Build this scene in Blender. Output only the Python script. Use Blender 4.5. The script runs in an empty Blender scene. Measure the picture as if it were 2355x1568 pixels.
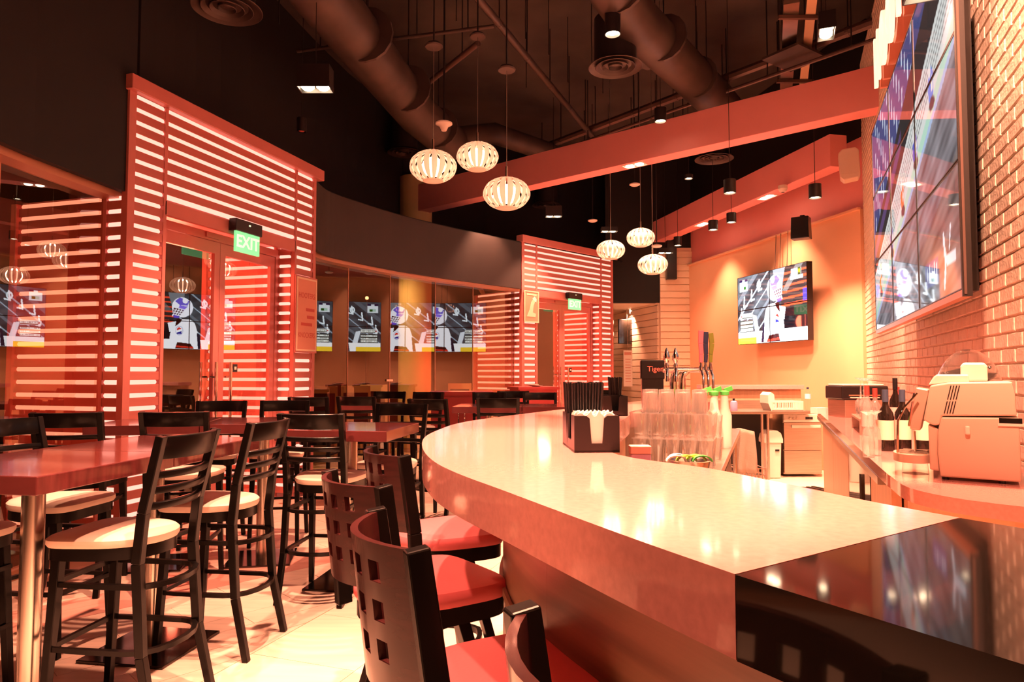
import bpy, bmesh, math, random
import numpy as np
from mathutils import Vector, Matrix

rng = random.Random(7)
SC = bpy.context.scene
COL = SC.collection
PI = math.pi

# ------------------------------------------------------------------ camera
EYE = 1.42
cam_data = bpy.data.cameras.new('camera')
cam_data.sensor_width = 36.0
cam_data.lens = 1570.0 / 2355.0 * 36.0
cam_data.clip_start = 0.02
cam = bpy.data.objects.new('camera', cam_data)
cam.location = (0, 0, EYE)
cam.rotation_euler = (math.radians(90 + 2.6), 0, 0)
COL.objects.link(cam)
SC.camera = cam

# ------------------------------------------------------------------ world, view
SC.view_settings.view_transform = 'Standard'
SC.view_settings.look = 'None'
SC.view_settings.gamma = 1.0
SC.view_settings.use_curve_mapping = False
SC.view_settings.exposure = 0.0
world = bpy.data.worlds.new('night')
SC.world = world
world.use_nodes = True
world.node_tree.nodes['Background'].inputs[0].default_value = (0.030, 0.016, 0.008, 1)
world.node_tree.nodes['Background'].inputs[1].default_value = 1.0
try:
    SC.cycles.use_denoising = True
    SC.cycles.max_bounces = 10
    SC.cycles.diffuse_bounces = 4
    SC.cycles.glossy_bounces = 5
    SC.cycles.transmission_bounces = 10
    SC.cycles.transparent_max_bounces = 16
    SC.cycles.sample_clamp_indirect = 6.0
    SC.cycles.caustics_reflective = False
    SC.cycles.caustics_refractive = False
except Exception:
    pass

LAMP = (1.0, 0.40, 0.235)        # colour of the room's warm lamps
REDGLOW = (1.0, 0.16, 0.09)
PW = 1.4                        # strength of all spot lamps together


def spot(name, loc, target, power, angle=70, blend=0.6, color=LAMP, radius=0.05):
    d = bpy.data.lights.new(name, 'SPOT')
    d.energy = power * PW
    d.color = color
    d.spot_size = math.radians(angle)
    d.spot_blend = blend
    d.shadow_soft_size = radius
    o = bpy.data.objects.new(name, d)
    o.location = loc
    v = Vector(target) - Vector(loc)
    o.rotation_euler = v.to_track_quat('-Z', 'Y').to_euler()
    COL.objects.link(o)
    return o


def point(name, loc, power, color=LAMP, radius=0.08):
    d = bpy.data.lights.new(name, 'POINT')
    d.energy = power * PW
    d.color = color
    d.shadow_soft_size = radius
    o = bpy.data.objects.new(name, d)
    o.location = loc
    COL.objects.link(o)
    return o


# ------------------------------------------------------------------ materials
MATS = {}


def mat(name, col=(0.5, 0.5, 0.5), rough=0.5, metal=0.0, var=0.0, scale=8.0, stretch=None, bump=0.0,
        bscale=60.0, emit=None, estr=0.0, coat=0.0, spec=0.5, trans=0.0, ior=1.45, alpha=1.0):
    m = bpy.data.materials.new(name)
    m.use_nodes = True
    nt = m.node_tree
    b = nt.nodes['Principled BSDF']
    b.inputs['Base Color'].default_value = (*col, 1)
    b.inputs['Roughness'].default_value = rough
    b.inputs['Metallic'].default_value = metal
    b.inputs['Specular IOR Level'].default_value = spec
    b.inputs['Coat Weight'].default_value = coat
    b.inputs['Coat Roughness'].default_value = 0.06
    b.inputs['Transmission Weight'].default_value = trans
    b.inputs['IOR'].default_value = ior
    b.inputs['Alpha'].default_value = alpha
    if emit:
        b.inputs['Emission Color'].default_value = (*emit, 1)
        b.inputs['Emission Strength'].default_value = estr
    if var or bump:
        tc = nt.nodes.new('ShaderNodeTexCoord')
        mp = nt.nodes.new('ShaderNodeMapping')
        if stretch:
            mp.inputs['Scale'].default_value = stretch
        nt.links.new(tc.outputs['Object'], mp.inputs['Vector'])
    if var:
        n = nt.nodes.new('ShaderNodeTexNoise')
        n.inputs['Scale'].default_value = scale
        n.inputs['Detail'].default_value = 5
        nt.links.new(mp.outputs['Vector'], n.inputs['Vector'])
        r = nt.nodes.new('ShaderNodeValToRGB')
        r.color_ramp.elements[0].position = 0.3
        r.color_ramp.elements[1].position = 0.7
        r.color_ramp.elements[0].color = (*[max(0, c * (1 - var)) for c in col], 1)
        r.color_ramp.elements[1].color = (*[min(1, c * (1 + var)) for c in col], 1)
        nt.links.new(n.outputs['Fac'], r.inputs['Fac'])
        nt.links.new(r.outputs['Color'], b.inputs['Base Color'])
    if bump:
        n2 = nt.nodes.new('ShaderNodeTexNoise')
        n2.inputs['Scale'].default_value = bscale
        n2.inputs['Detail'].default_value = 4
        nt.links.new(mp.outputs['Vector'], n2.inputs['Vector'])
        bp = nt.nodes.new('ShaderNodeBump')
        bp.inputs['Strength'].default_value = bump
        bp.inputs['Distance'].default_value = 0.01
        nt.links.new(n2.outputs['Fac'], bp.inputs['Height'])
        nt.links.new(bp.outputs['Normal'], b.inputs['Normal'])
    MATS[name] = m
    return m


def glass_mat(name, tint, f0, power=5.0, white_lift=0.0):
    """pane or thin glass: see-through, with mirror reflections that follow the angle of view"""
    m = bpy.data.materials.new(name)
    m.use_nodes = True
    nt = m.node_tree
    nt.nodes.clear()
    out = nt.nodes.new('ShaderNodeOutputMaterial')
    tr = nt.nodes.new('ShaderNodeBsdfTransparent')
    tr.inputs[0].default_value = (*tint, 1)
    gl = nt.nodes.new('ShaderNodeBsdfGlossy')
    gl.inputs['Color'].default_value = (1, 1, 1, 1)
    gl.inputs['Roughness'].default_value = 0.0
    lw = nt.nodes.new('ShaderNodeLayerWeight')
    lw.inputs['Blend'].default_value = 0.5
    pw = nt.nodes.new('ShaderNodeMath')
    pw.operation = 'POWER'
    pw.inputs[1].default_value = power
    ma = nt.nodes.new('ShaderNodeMath')
    ma.operation = 'MULTIPLY_ADD'
    ma.inputs[1].default_value = 1 - f0
    ma.inputs[2].default_value = f0
    mx = nt.nodes.new('ShaderNodeMixShader')
    nt.links.new(lw.outputs['Facing'], pw.inputs[0])
    nt.links.new(pw.outputs[0], ma.inputs[0])
    nt.links.new(ma.outputs[0], mx.inputs[0])
    nt.links.new(tr.outputs[0], mx.inputs[1])
    nt.links.new(gl.outputs[0], mx.inputs[2])
    last = mx
    if white_lift:  # white scatter mixed in so the clear glass looks brighter
        df = nt.nodes.new('ShaderNodeBsdfTranslucent')
        df.inputs[0].default_value = (0.95, 0.93, 0.90, 1)
        dd = nt.nodes.new('ShaderNodeBsdfDiffuse')
        dd.inputs[0].default_value = (0.95, 0.93, 0.90, 1)
        m2 = nt.nodes.new('ShaderNodeMixShader')
        nt.links.new(df.outputs[0], m2.inputs[1])
        nt.links.new(dd.outputs[0], m2.inputs[2])
        m3 = nt.nodes.new('ShaderNodeMixShader')
        m3.inputs[0].default_value = white_lift
        nt.links.new(mx.outputs[0], m3.inputs[1])
        nt.links.new(m2.outputs[0], m3.inputs[2])
        last = m3
    nt.links.new(last.outputs[0], out.inputs['Surface'])
    MATS[name] = m
    return m


def translucent_mat(name, col, thru):
    m = bpy.data.materials.new(name)
    m.use_nodes = True
    nt = m.node_tree
    b = nt.nodes['Principled BSDF']
    b.inputs['Base Color'].default_value = (*col, 1)
    b.inputs['Roughness'].default_value = 0.3
    t = nt.nodes.new('ShaderNodeBsdfTranslucent')
    t.inputs[0].default_value = (*col, 1)
    mx = nt.nodes.new('ShaderNodeMixShader')
    mx.inputs[0].default_value = thru
    nt.links.new(b.outputs[0], mx.inputs[1])
    nt.links.new(t.outputs[0], mx.inputs[2])
    nt.links.new(mx.outputs[0], nt.nodes['Material Output'].inputs['Surface'])
    MATS[name] = m
    return m


def picture_mat(name, strength):
    m = bpy.data.materials.new(name)
    m.use_nodes = True
    nt = m.node_tree
    b = nt.nodes['Principled BSDF']
    b.inputs['Base Color'].default_value = (0.006, 0.006, 0.008, 1)
    b.inputs['Roughness'].default_value = 0.03
    b.inputs['Specular IOR Level'].default_value = 0.9
    a = nt.nodes.new('ShaderNodeAttribute')
    a.attribute_name = 'Col'
    nt.links.new(a.outputs['Color'], b.inputs['Emission Color'])
    b.inputs['Emission Strength'].default_value = strength
    MATS[name] = m
    return m


mat('floor_tile', (0.80, 0.62, 0.52), 0.32, var=0.12, scale=3.0, stretch=(1, 8, 1), bump=0.03)
mat('floor_tile_pale', (0.86, 0.72, 0.60), 0.30, var=0.08, scale=3.0, stretch=(1, 8, 1))
mat('floor_tile_red', (0.66, 0.33, 0.27), 0.32, var=0.1, scale=5.0)
mat('grout', (0.75, 0.62, 0.50), 0.7)
mat('ceiling_black', (0.045, 0.036, 0.032), 0.85, var=0.35, scale=1.2, bump=0.15, bscale=6)
mat('wall_black', (0.0042, 0.0038, 0.0038), 0.75, var=0.15, scale=2.0)
mat('fascia', (0.030, 0.022, 0.020), 0.6, var=0.1, scale=2.0)
mat('duct_metal', (0.060, 0.043, 0.037), 0.50, metal=0.4, var=0.3, scale=2.5)
mat('pipe_dark', (0.10, 0.06, 0.05), 0.5, metal=0.3)
mat('black_metal', (0.012, 0.010, 0.010), 0.4)
mat('black_plastic', (0.010, 0.010, 0.011), 0.3)
mat('beam_paint', (0.80, 0.31, 0.30), 0.55, var=0.03, scale=2.0)
mat('wall_paint', (0.80, 0.47, 0.28), 0.6, var=0.03, scale=1.5)
mat('brick_paint', (0.82, 0.70, 0.58), 0.6, var=0.07, scale=14.0, bump=0.5, bscale=45)
mat('mortar', (0.76, 0.62, 0.50), 0.8, var=0.1, scale=30.0, bump=0.4, bscale=70)
mat('siding', (0.80, 0.66, 0.50), 0.5, var=0.04, scale=3.0)
mat('vest_red', (0.52, 0.17, 0.15), 0.38, var=0.08, scale=3.0)
mat('vest_slat', (0.46, 0.14, 0.12), 0.34, var=0.10, scale=4.0, stretch=(0.3, 0.3, 3))
mat('light_bar', (0.16, 0.06, 0.05), 0.5, emit=(1.0, 0.36, 0.27), estr=2.1)
mat('head_trim', (0.52, 0.26, 0.16), 0.35, metal=0.4)
mat('table_wood', (0.125, 0.030, 0.030), 0.14, var=0.28, scale=5.0, stretch=(0.6, 6, 1), coat=0.5)
mat('table_edge', (0.34, 0.060, 0.040), 0.22, var=0.3, scale=5.0, stretch=(3, 3, 8), coat=0.3)
mat('chair_wood', (0.004, 0.0033, 0.003), 0.30, spec=0.20, coat=0.06, var=0.2, scale=9)
mat('stool_wood', (0.032, 0.008, 0.008), 0.26, spec=0.35, coat=0.12, var=0.3, scale=8, stretch=(1, 1, 6))
mat('seat_cream', (0.82, 0.68, 0.58), 0.42, bump=0.05, bscale=120)
mat('seat_red', (0.66, 0.15, 0.17), 0.38, bump=0.05, bscale=120)
mat('steel', (0.62, 0.55, 0.48), 0.22, metal=1.0)
mat('steel_brushed', (0.55, 0.46, 0.38), 0.34, metal=1.0, var=0.1, scale=4, stretch=(1, 1, 20))
mat('chrome', (0.85, 0.82, 0.78), 0.06, metal=1.0)
mat('base_plate', (0.06, 0.05, 0.045), 0.10, metal=0.9)
mat('bar_stone', (0.66, 0.30, 0.27), 0.10, var=0.08, scale=70.0, coat=0.4)
mat('bar_stone_edge', (0.55, 0.20, 0.15), 0.22, var=0.14, scale=70.0, coat=0.2)
mat('bar_dark', (0.012, 0.010, 0.008), 0.06, coat=0.3)
mat('bar_wood', (0.21, 0.135, 0.09), 0.35, var=0.30, scale=2.5, stretch=(0.5, 0.5, 9))
mat('counter_wood', (0.66, 0.40, 0.25), 0.4, var=0.10, scale=4, stretch=(6, 6, 0.6))
mat('white_plastic', (0.82, 0.74, 0.64), 0.35)
mat('machine_plastic', (0.66, 0.50, 0.40), 0.34)
mat('machine_grey', (0.62, 0.45, 0.36), 0.3, metal=0.3)
mat('paper', (0.88, 0.84, 0.78), 0.7)
mat('napkin', (0.92, 0.88, 0.82), 0.8)
mat('cloth_grey', (0.42, 0.33, 0.26), 0.85, bump=0.3, bscale=80)
mat('cloth_white', (0.90, 0.86, 0.78), 0.85, bump=0.2, bscale=40)
mat('bottle_dark', (0.012, 0.008, 0.006), 0.06, coat=0.4)
mat('bottle_cap_blue', (0.06, 0.09, 0.15), 0.35, metal=0.3)
mat('wine_label', (0.80, 0.66, 0.50), 0.6)
mat('pink_label', (0.85, 0.42, 0.38), 0.5)
mat('cap_red', (0.50, 0.05, 0.04), 0.4)
mat('cap_green', (0.10, 0.65, 0.12), 0.4)
mat('lime', (0.55, 0.85, 0.08), 0.4)
mat('green_grip', (0.18, 0.22, 0.03), 0.35)
mat('pink_grip', (0.75, 0.18, 0.24), 0.35)
mat('navy_grip', (0.02, 0.03, 0.08), 0.3)
mat('violet', (0.70, 0.38, 0.62), 0.4)
mat('sky_blue', (0.45, 0.65, 0.85), 0.5)
mat('cabinet_red', (0.46, 0.055, 0.060), 0.35)
mat('pale_outdoor', (0.55, 0.38, 0.24), 0.6)
mat('column_paint', (0.60, 0.44, 0.22), 0.6, var=0.08, scale=2)
mat('paving', (0.10, 0.07, 0.05), 0.6, var=0.2, scale=2)
mat('outdoor_wall', (0.13, 0.08, 0.05), 0.7, var=0.2, scale=1)
mat('poster_paper', (0.74, 0.32, 0.22), 0.5)
mat('poster_border', (0.90, 0.70, 0.50), 0.5)
mat('poster_ink', (0.56, 0.10, 0.08), 0.6)
mat('lamp_glow', (1, 1, 1), 0.5, emit=(1.0, 0.72, 0.45), estr=30.0)
mat('lamp_glow_soft', (1, 1, 1), 0.5, emit=(1.0, 0.62, 0.40), estr=5.0)
mat('bulb', (1, 1, 1), 0.5, emit=(1.0, 0.60, 0.38), estr=4.8)
mat('sign_letter', (1, 1, 1), 0.5, emit=(1.0, 0.66, 0.42), estr=1.5)
mat('sign_side', (0.55, 0.12, 0.06), 0.4, emit=(1.0, 0.25, 0.1), estr=0.12)
mat('exit_green', (0.1, 0.8, 0.3), 0.5, emit=(0.30, 0.95, 0.38), estr=0.9)
mat('exit_white', (1, 1, 1), 0.5, emit=(0.55, 1.0, 0.60), estr=1.0)
mat('tiger_red', (0.9, 0.1, 0.05), 0.5, emit=(1.0, 0.12, 0.06), estr=1.2)
mat('tiny_light', (1, 1, 1), 0.5, emit=(1.0, 0.5, 0.25), estr=6.0)
mat('bulb_red', (1, 0.3, 0.2), 0.5, emit=(1.0, 0.08, 0.05), estr=4.0)
mat('printer_text', (0.55, 0.45, 0.35), 0.5)
mat('logo_white', (0.9, 0.85, 0.8), 0.5)
mat('menu_ink', (0.60, 0.30, 0.24), 0.6)
glass_mat('tumbler_glass', (0.99, 0.98, 0.96), 0.09, 1.7, 0.17)
glass_mat('thin_plastic', (0.98, 0.97, 0.96), 0.03, 4.0, 0.03)
glass_mat('window_glass', (0.60, 0.46, 0.32), 0.12)
glass_mat('door_glass', (0.92, 0.78, 0.70), 0.14)
translucent_mat('shade_strip', (0.88, 0.78, 0.70), 0.28)
picture_mat('screen_hockey', 5.0)
picture_mat('screen_race', 1.0)


# ------------------------------------------------------------------ mesh helpers
class MB:
    def __init__(self):
        self.v, self.f = [], []

    def add(self, vs, fs):
        n = len(self.v)
        self.v += [tuple(p) for p in vs]
        self.f += [tuple(i + n for i in f) for f in fs]
        return self

    def box(self, c, s, rz=0.0, taper=1.0):
        hx, hy, hz = s[0] / 2, s[1] / 2, s[2] / 2
        co, si = math.cos(rz), math.sin(rz)
        vs = []
        for z, k in ((-hz, 1.0), (hz, taper)):
            for x, y in ((-hx, -hy), (hx, -hy), (hx, hy), (-hx, hy)):
                x, y = x * k, y * k
                vs.append((c[0] + x * co - y * si, c[1] + x * si + y * co, c[2] + z))
        return self.add(vs, [(3, 2, 1, 0), (4, 5, 6, 7), (0, 1, 5, 4), (1, 2, 6, 5), (2, 3, 7, 6), (3, 0, 4, 7)])

    def bx(self, x0, x1, y0, y1, z0, z1):
        return self.box(((x0 + x1) / 2, (y0 + y1) / 2, (z0 + z1) / 2), (x1 - x0, y1 - y0, z1 - z0))

    def rod(self, p0, p1, w, h, w1=None, h1=None, side=(1, 0, 0)):
        """rectangular bar from p0 to p1; w measured along «side»"""
        p0, p1 = Vector(p0), Vector(p1)
        d = (p1 - p0).normalized()
        s = Vector(side)
        s = (s - d * s.dot(d)).normalized()
        t = d.cross(s)
        w1 = w if w1 is None else w1
        h1 = h if h1 is None else h1
        vs = []
        for p, a, b in ((p0, w, h), (p1, w1, h1)):
            for i, j in ((-1, -1), (1, -1), (1, 1), (-1, 1)):
                vs.append(p + s * (i * a / 2) + t * (j * b / 2))
        return self.add(vs, [(3, 2, 1, 0), (4, 5, 6, 7), (0, 1, 5, 4), (1, 2, 6, 5), (2, 3, 7, 6), (3, 0, 4, 7)])

    def sweep(self, pts, w, h, up=(0, 0, 1), closed=False):
        """rectangular section swept along pts; h along up, w across"""
        pts = [Vector(p) for p in pts]
        n = len(pts)
        vs, fs = [], []
        U = Vector(up)
        for i, p in enumerate(pts):
            a = pts[(i - 1) % n] if (closed or i) else p
            b = pts[(i + 1) % n] if (closed or i < n - 1) else p
            d = (b - a).normalized()
            s = d.cross(U).normalized()
            u = s.cross(d).normalized()
            for x, y in ((-1, -1), (1, -1), (1, 1), (-1, 1)):
                vs.append(p + s * (x * w / 2) + u * (y * h / 2))
        m = n if closed else n - 1
        for i in range(m):
            j = (i + 1) % n
            for k in range(4):
                l = (k + 1) % 4
                fs.append((i * 4 + k, i * 4 + l, j * 4 + l, j * 4 + k))
        if not closed:
            fs += [(3, 2, 1, 0), tuple((n - 1) * 4 + k for k in range(4))]
        return self.add(vs, fs)

    def tube(self, pts, r, seg=10, closed=False, cap=True):
        pts = [Vector(p) for p in pts]
        n = len(pts)
        rs = r if isinstance(r, (list, tuple)) else [r] * n
        vs, fs = [], []
        prev = None
        for i, p in enumerate(pts):
            a = pts[(i - 1) % n] if (closed or i) else p
            b = pts[(i + 1) % n] if (closed or i < n - 1) else p
            d = (b - a).normalized()
            if prev is None:
                ref = Vector((0, 0, 1)) if abs(d.z) < 0.9 else Vector((1, 0, 0))
                s = d.cross(ref).normalized()
            else:
                s = (prev - d * prev.dot(d)).normalized()
            prev = s
            t = d.cross(s)
            for k in range(seg):
                a_ = 2 * PI * k / seg
                vs.append(p + (s * math.cos(a_) + t * math.sin(a_)) * rs[i])
        m = n if closed else n - 1
        for i in range(m):
            j = (i + 1) % n
            for k in range(seg):
                l = (k + 1) % seg
                fs.append((i * seg + k, i * seg + l, j * seg + l, j * seg + k))
        if cap and not closed:
            fs += [tuple(reversed(range(seg))), tuple((n - 1) * seg + k for k in range(seg))]
        return self.add(vs, fs)

    def lathe(self, prof, seg=20, c=(0, 0, 0)):
        """prof: list of (radius, z), closed on the axis where radius is 0"""
        vs, fs = [], []
        for r, z in prof:
            for k in range(seg):
                a = 2 * PI * k / seg
                vs.append((c[0] + r * math.cos(a), c[1] + r * math.sin(a), c[2] + z))
        for i in range(len(prof) - 1):
            for k in range(seg):
                l = (k + 1) % seg
                fs.append((i * seg + k, i * seg + l, (i + 1) * seg + l, (i + 1) * seg + k))
        if prof[0][0] > 1e-6:
            fs.append(tuple(reversed(range(seg))))
        if prof[-1][0] > 1e-6:
            fs.append(tuple((len(prof) - 1) * seg + k for k in range(seg)))
        return self.add(vs, fs)

    def prism(self, poly, z0, z1):
        """poly counter-clockwise in xy"""
        n = len(poly)
        vs = [(x, y, z0) for x, y in poly] + [(x, y, z1) for x, y in poly]
        fs = [tuple(reversed(range(n))), tuple(range(n, 2 * n))]
        fs += [(i, (i + 1) % n, n + (i + 1) % n, n + i) for i in range(n)]
        return self.add(vs, fs)

    def prism_y(self, poly, y0, y1):
        """poly in xz, extruded along y"""
        n = len(poly)
        vs = [(x, y0, z) for x, z in poly] + [(x, y1, z) for x, z in poly]
        fs = [tuple(range(n)), tuple(reversed(range(n, 2 * n)))]
        fs += [((i + 1) % n, i, n + i, n + (i + 1) % n) for i in range(n)]
        return self.add(vs, fs)

    def strip_wall(self, pts, t, z0, z1):
        """vertical wall of thickness t along a plan polyline"""
        pts = [Vector((p[0], p[1])) for p in pts]
        n = len(pts)
        L, R = [], []
        for i, p in enumerate(pts):
            a = pts[max(i - 1, 0)]
            b = pts[min(i + 1, n - 1)]
            d = (b - a).normalized()
            s = Vector((-d.y, d.x)) * (t / 2)
            L.append(p + s)
            R.append(p - s)
        vs = []
        for i in range(n):
            vs += [(L[i].x, L[i].y, z0), (R[i].x, R[i].y, z0), (R[i].x, R[i].y, z1), (L[i].x, L[i].y, z1)]
        fs = []
        for i in range(n - 1):
            for k in range(4):
                l = (k + 1) % 4
                fs.append((i * 4 + k, i * 4 + l, (i + 1) * 4 + l, (i + 1) * 4 + k))
        fs += [(3, 2, 1, 0), tuple((n - 1) * 4 + k for k in range(4))]
        return self.add(vs, fs)

    def mesh(self, name, m, smooth=False, bevel=0.0):
        me = bpy.data.meshes.new(name)
        me.from_pydata(self.v, [], self.f)
        bm = bmesh.new()
        bm.from_mesh(me)
        if bevel:
            bm.normal_update()
            es = [e for e in bm.edges if len(e.link_faces) == 2 and e.calc_face_angle(0) > 0.7]
            bmesh.ops.bevel(bm, geom=es, offset=bevel, segments=2, affect='EDGES', profile=0.5, clamp_overlap=True)
        bmesh.ops.recalc_face_normals(bm, faces=bm.faces)
        bm.to_mesh(me)
        bm.free()
        if smooth:
            for p in me.polygons:
                p.use_smooth = True
            try:
                me.set_sharp_from_angle(angle=math.radians(40))
            except Exception:
                pass
        if m:
            me.materials.append(MATS[m] if isinstance(m, str) else m)
        return me

    def build(self, name, m, parent=None, smooth=False, bevel=0.0, loc=None, rz=0.0):
        o = bpy.data.objects.new(name, self.mesh(name, m, smooth, bevel))
        COL.objects.link(o)
        o.parent = parent
        if loc is not None:
            o.location = loc
        if rz:
            o.rotation_euler = (0, 0, rz)
        return o


def share(name, me, parent, loc, rz=0.0, scale=None):
    o = bpy.data.objects.new(name, me)
    COL.objects.link(o)
    o.parent = parent
    o.location = loc
    o.rotation_euler = (0, 0, rz)
    if scale:
        o.scale = scale
    return o


def tag(o, label, cat, group=None):
    o['label'] = label
    o['category'] = cat
    if group:
        o['group'] = group
    return o


def thing(name, label, cat, loc=(0, 0, 0), rz=0.0, group=None):
    o = bpy.data.objects.new(name, None)
    o.empty_display_size = 0.05
    COL.objects.link(o)
    o.location = loc
    o.rotation_euler = (0, 0, rz)
    return tag(o, label, cat, group)


def struct(o):
    o['kind'] = 'structure'
    return o


def dup(root, loc, rz, label, group=None):
    r = root.copy()
    COL.objects.link(r)
    r.location = loc
    r.rotation_euler = (0, 0, rz)
    r['label'] = label
    if group:
        r['group'] = group
    for ch in list(root.children):
        c = ch.copy()
        COL.objects.link(c)
        c.parent = r
        for g in list(ch.children):
            d = g.copy()
            COL.objects.link(d)
            d.parent = c
    return r


def text_mesh(name, s, size, m, parent=None, depth=0.004, loc=(0, 0, 0), rot=(0, 0, 0), align='CENTER', sx=1.0, bold=0.0):
    cu = bpy.data.curves.new(name, 'FONT')
    cu.body = s
    cu.size = size
    cu.extrude = depth / 2
    cu.align_x = align
    cu.align_y = 'CENTER'
    cu.offset = bold
    cu.resolution_u = 4
    t = bpy.data.objects.new(name, cu)
    COL.objects.link(t)
    dg = bpy.context.evaluated_depsgraph_get()
    me = bpy.data.meshes.new_from_object(t.evaluated_get(dg))
    bpy.data.objects.remove(t)
    bpy.data.curves.remove(cu)
    me.materials.clear()
    me.materials.append(MATS[m])
    o = bpy.data.objects.new(name, me)
    COL.objects.link(o)
    o.parent = parent
    o.location = loc
    o.rotation_euler = rot
    o.scale = (sx, 1, 1)
    return o


def arc(cx, cy, r, a0, a1, n):
    return [(cx + r * math.cos(math.radians(a0 + (a1 - a0) * i / (n - 1))),
             cy + r * math.sin(math.radians(a0 + (a1 - a0) * i / (n - 1)))) for i in range(n)]


def smooth_curve(pts, n=6):
    """Catmull-Rom through plan points"""
    P = [Vector(p) for p in pts]
    out = []
    for i in range(len(P) - 1):
        p0, p1, p2, p3 = P[max(i - 1, 0)], P[i], P[i + 1], P[min(i + 2, len(P) - 1)]
        for k in range(n):
            t = k / n
            out.append(0.5 * ((2 * p1) + (p2 - p0) * t + (2 * p0 - 5 * p1 + 4 * p2 - p3) * t * t + (3 * p1 - p0 - 3 * p2 + p3) * t ** 3))
    out.append(P[-1])
    return [tuple(p) for p in out]

# ================================================================== THE SETTING
FACADE_L = [(-3.40, -3.5), (-3.50, 0.5), (-3.52, 2.6), (-3.46, 4.55), (-3.347, 5.57)]
FACADE_R = [(-2.60, 8.16), (-2.510, 8.65), (-2.228, 9.242), (-1.792, 9.992), (-1.215, 10.746), (-0.655, 11.361), (0.042, 12.12)]
HEAD = 2.86
CEIL = 6.2
K1 = (Vector((-3.106, 5.492)), math.radians(73.4))
K2 = (Vector((0.189, 11.991)), math.atan2(1.895, 1.854))
KW = 2.65

# ---- floor slab, and the tiles that can be told apart laid on it
floor = struct(MB().prism([(-3.6, -3.6), (5.6, -3.6), (5.6, 16.8), (-0.5, 16.8), (-3.6, 9.5)], -0.12, -0.005).build('floor', 'grout'))
LP, LD = Vector((-1.44, 3.16)), Vector((0.335, 0.942)).normalized()
LN = Vector((LD.y, -LD.x))          # points towards the bar: pale tiles on that side


def clip(poly, p, n):
    out = []
    for i in range(len(poly)):
        a, b = Vector(poly[i]), Vector(poly[(i + 1) % len(poly)])
        da, db = (a - p).dot(n), (b - p).dot(n)
        if da >= 0:
            out.append(tuple(a))
        if da * db < 0:
            out.append(tuple(a + (b - a) * (da / (da - db))))
    return out


def area(poly):
    return 0.5 * sum(poly[i][0] * poly[(i + 1) % len(poly)][1] - poly[(i + 1) % len(poly)][0] * poly[i][1] for i in range(len(poly)))


def lay(origin, ang, pw, pl, rows, cols, side, xlim, ylim, matf, gap=0.003):
    ca, sa = math.cos(ang), math.sin(ang)
    for r in range(*rows):
        off = (r * 0.37 % 1.0) * pl
        for c in range(*cols):
            x0, x1 = c * pl + off + gap / 2, (c + 1) * pl + off - gap / 2
            y0, y1 = r * pw + gap / 2, (r + 1) * pw - gap / 2
            q = [(origin[0] + x * ca - y * sa, origin[1] + x * sa + y * ca) for x, y in ((x0, y0), (x1, y0), (x1, y1), (x0, y1))]
            cx, cy = sum(p[0] for p in q) / 4, sum(p[1] for p in q) / 4
            if not (xlim[0] < cx < xlim[1] and ylim[0] < cy < ylim[1]):
                continue
            q = clip(q, LP + LN * (0.003 * side), LN * side)
            if len(q) < 3 or area(q) < 0.004:
                continue
            MB().prism(q, -0.006, rng.uniform(-0.0006, 0.0006)).build('floor_plank' if side < 0 else 'floor_tile', matf(r), floor)


BAND = Vector((-1.70, 4.82))
lay(BAND, math.radians(45), 0.20, 0.95, (-14, 19), (-6, 7), -1, (-3.35, 1.2), (2.2, 8.6),
    lambda r: 'floor_tile_red' if r in (0, 1) else 'floor_tile')
lay(LP, math.atan2(LD.y, LD.x), 0.60, 0.60, (-8, 3), (-5, 9), 1, (-1.6, 1.2), (0.4, 9.2), lambda r: 'floor_tile_pale')

struct(MB().bx(-16, 4.0, -4, 30, -0.22, -0.13).build('pavement', 'paving'))
struct(MB().bx(-16, 8, -4, 30, CEIL, CEIL + 0.1).build('ceiling', 'ceiling_black'))

# ---- left: black band above the glass, its brown lower band, the head rail and the panes
fl = [(x + 0.20, y) for x, y in FACADE_L]
struct(MB().strip_wall(fl, 0.06, HEAD + 0.02, CEIL).build('wall_left', 'wall_black'))
fr_ = smooth_curve([(-2.36, 8.06), (-2.33, 8.56), (-2.06, 9.15), (-1.64, 9.88), (-1.08, 10.61), (-0.55, 11.22), (0.14, 11.95)], 5)
struct(MB().strip_wall(fr_, 0.05, HEAD + 0.02, 3.70).build('wall_left_band', 'fascia'))
up = smooth_curve([(-3.20, 5.7), (-3.15, 8.0), (-2.05, 12.45), (0.6, 14.9), (3.5, 15.6)], 5)
struct(MB().strip_wall(up, 0.06, 3.72, CEIL).build('wall_left_upper', 'wall_black'))
so = [(p[0], p[1]) for p in up] + [(2.2, 14.0)] + list(reversed(fr_)) + [(-2.40, 8.05), (-3.10, 5.55)]
struct(MB().prism(list(reversed(so)), 3.70, 3.72).build('ceiling_soffit', 'wall_black'))

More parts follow.
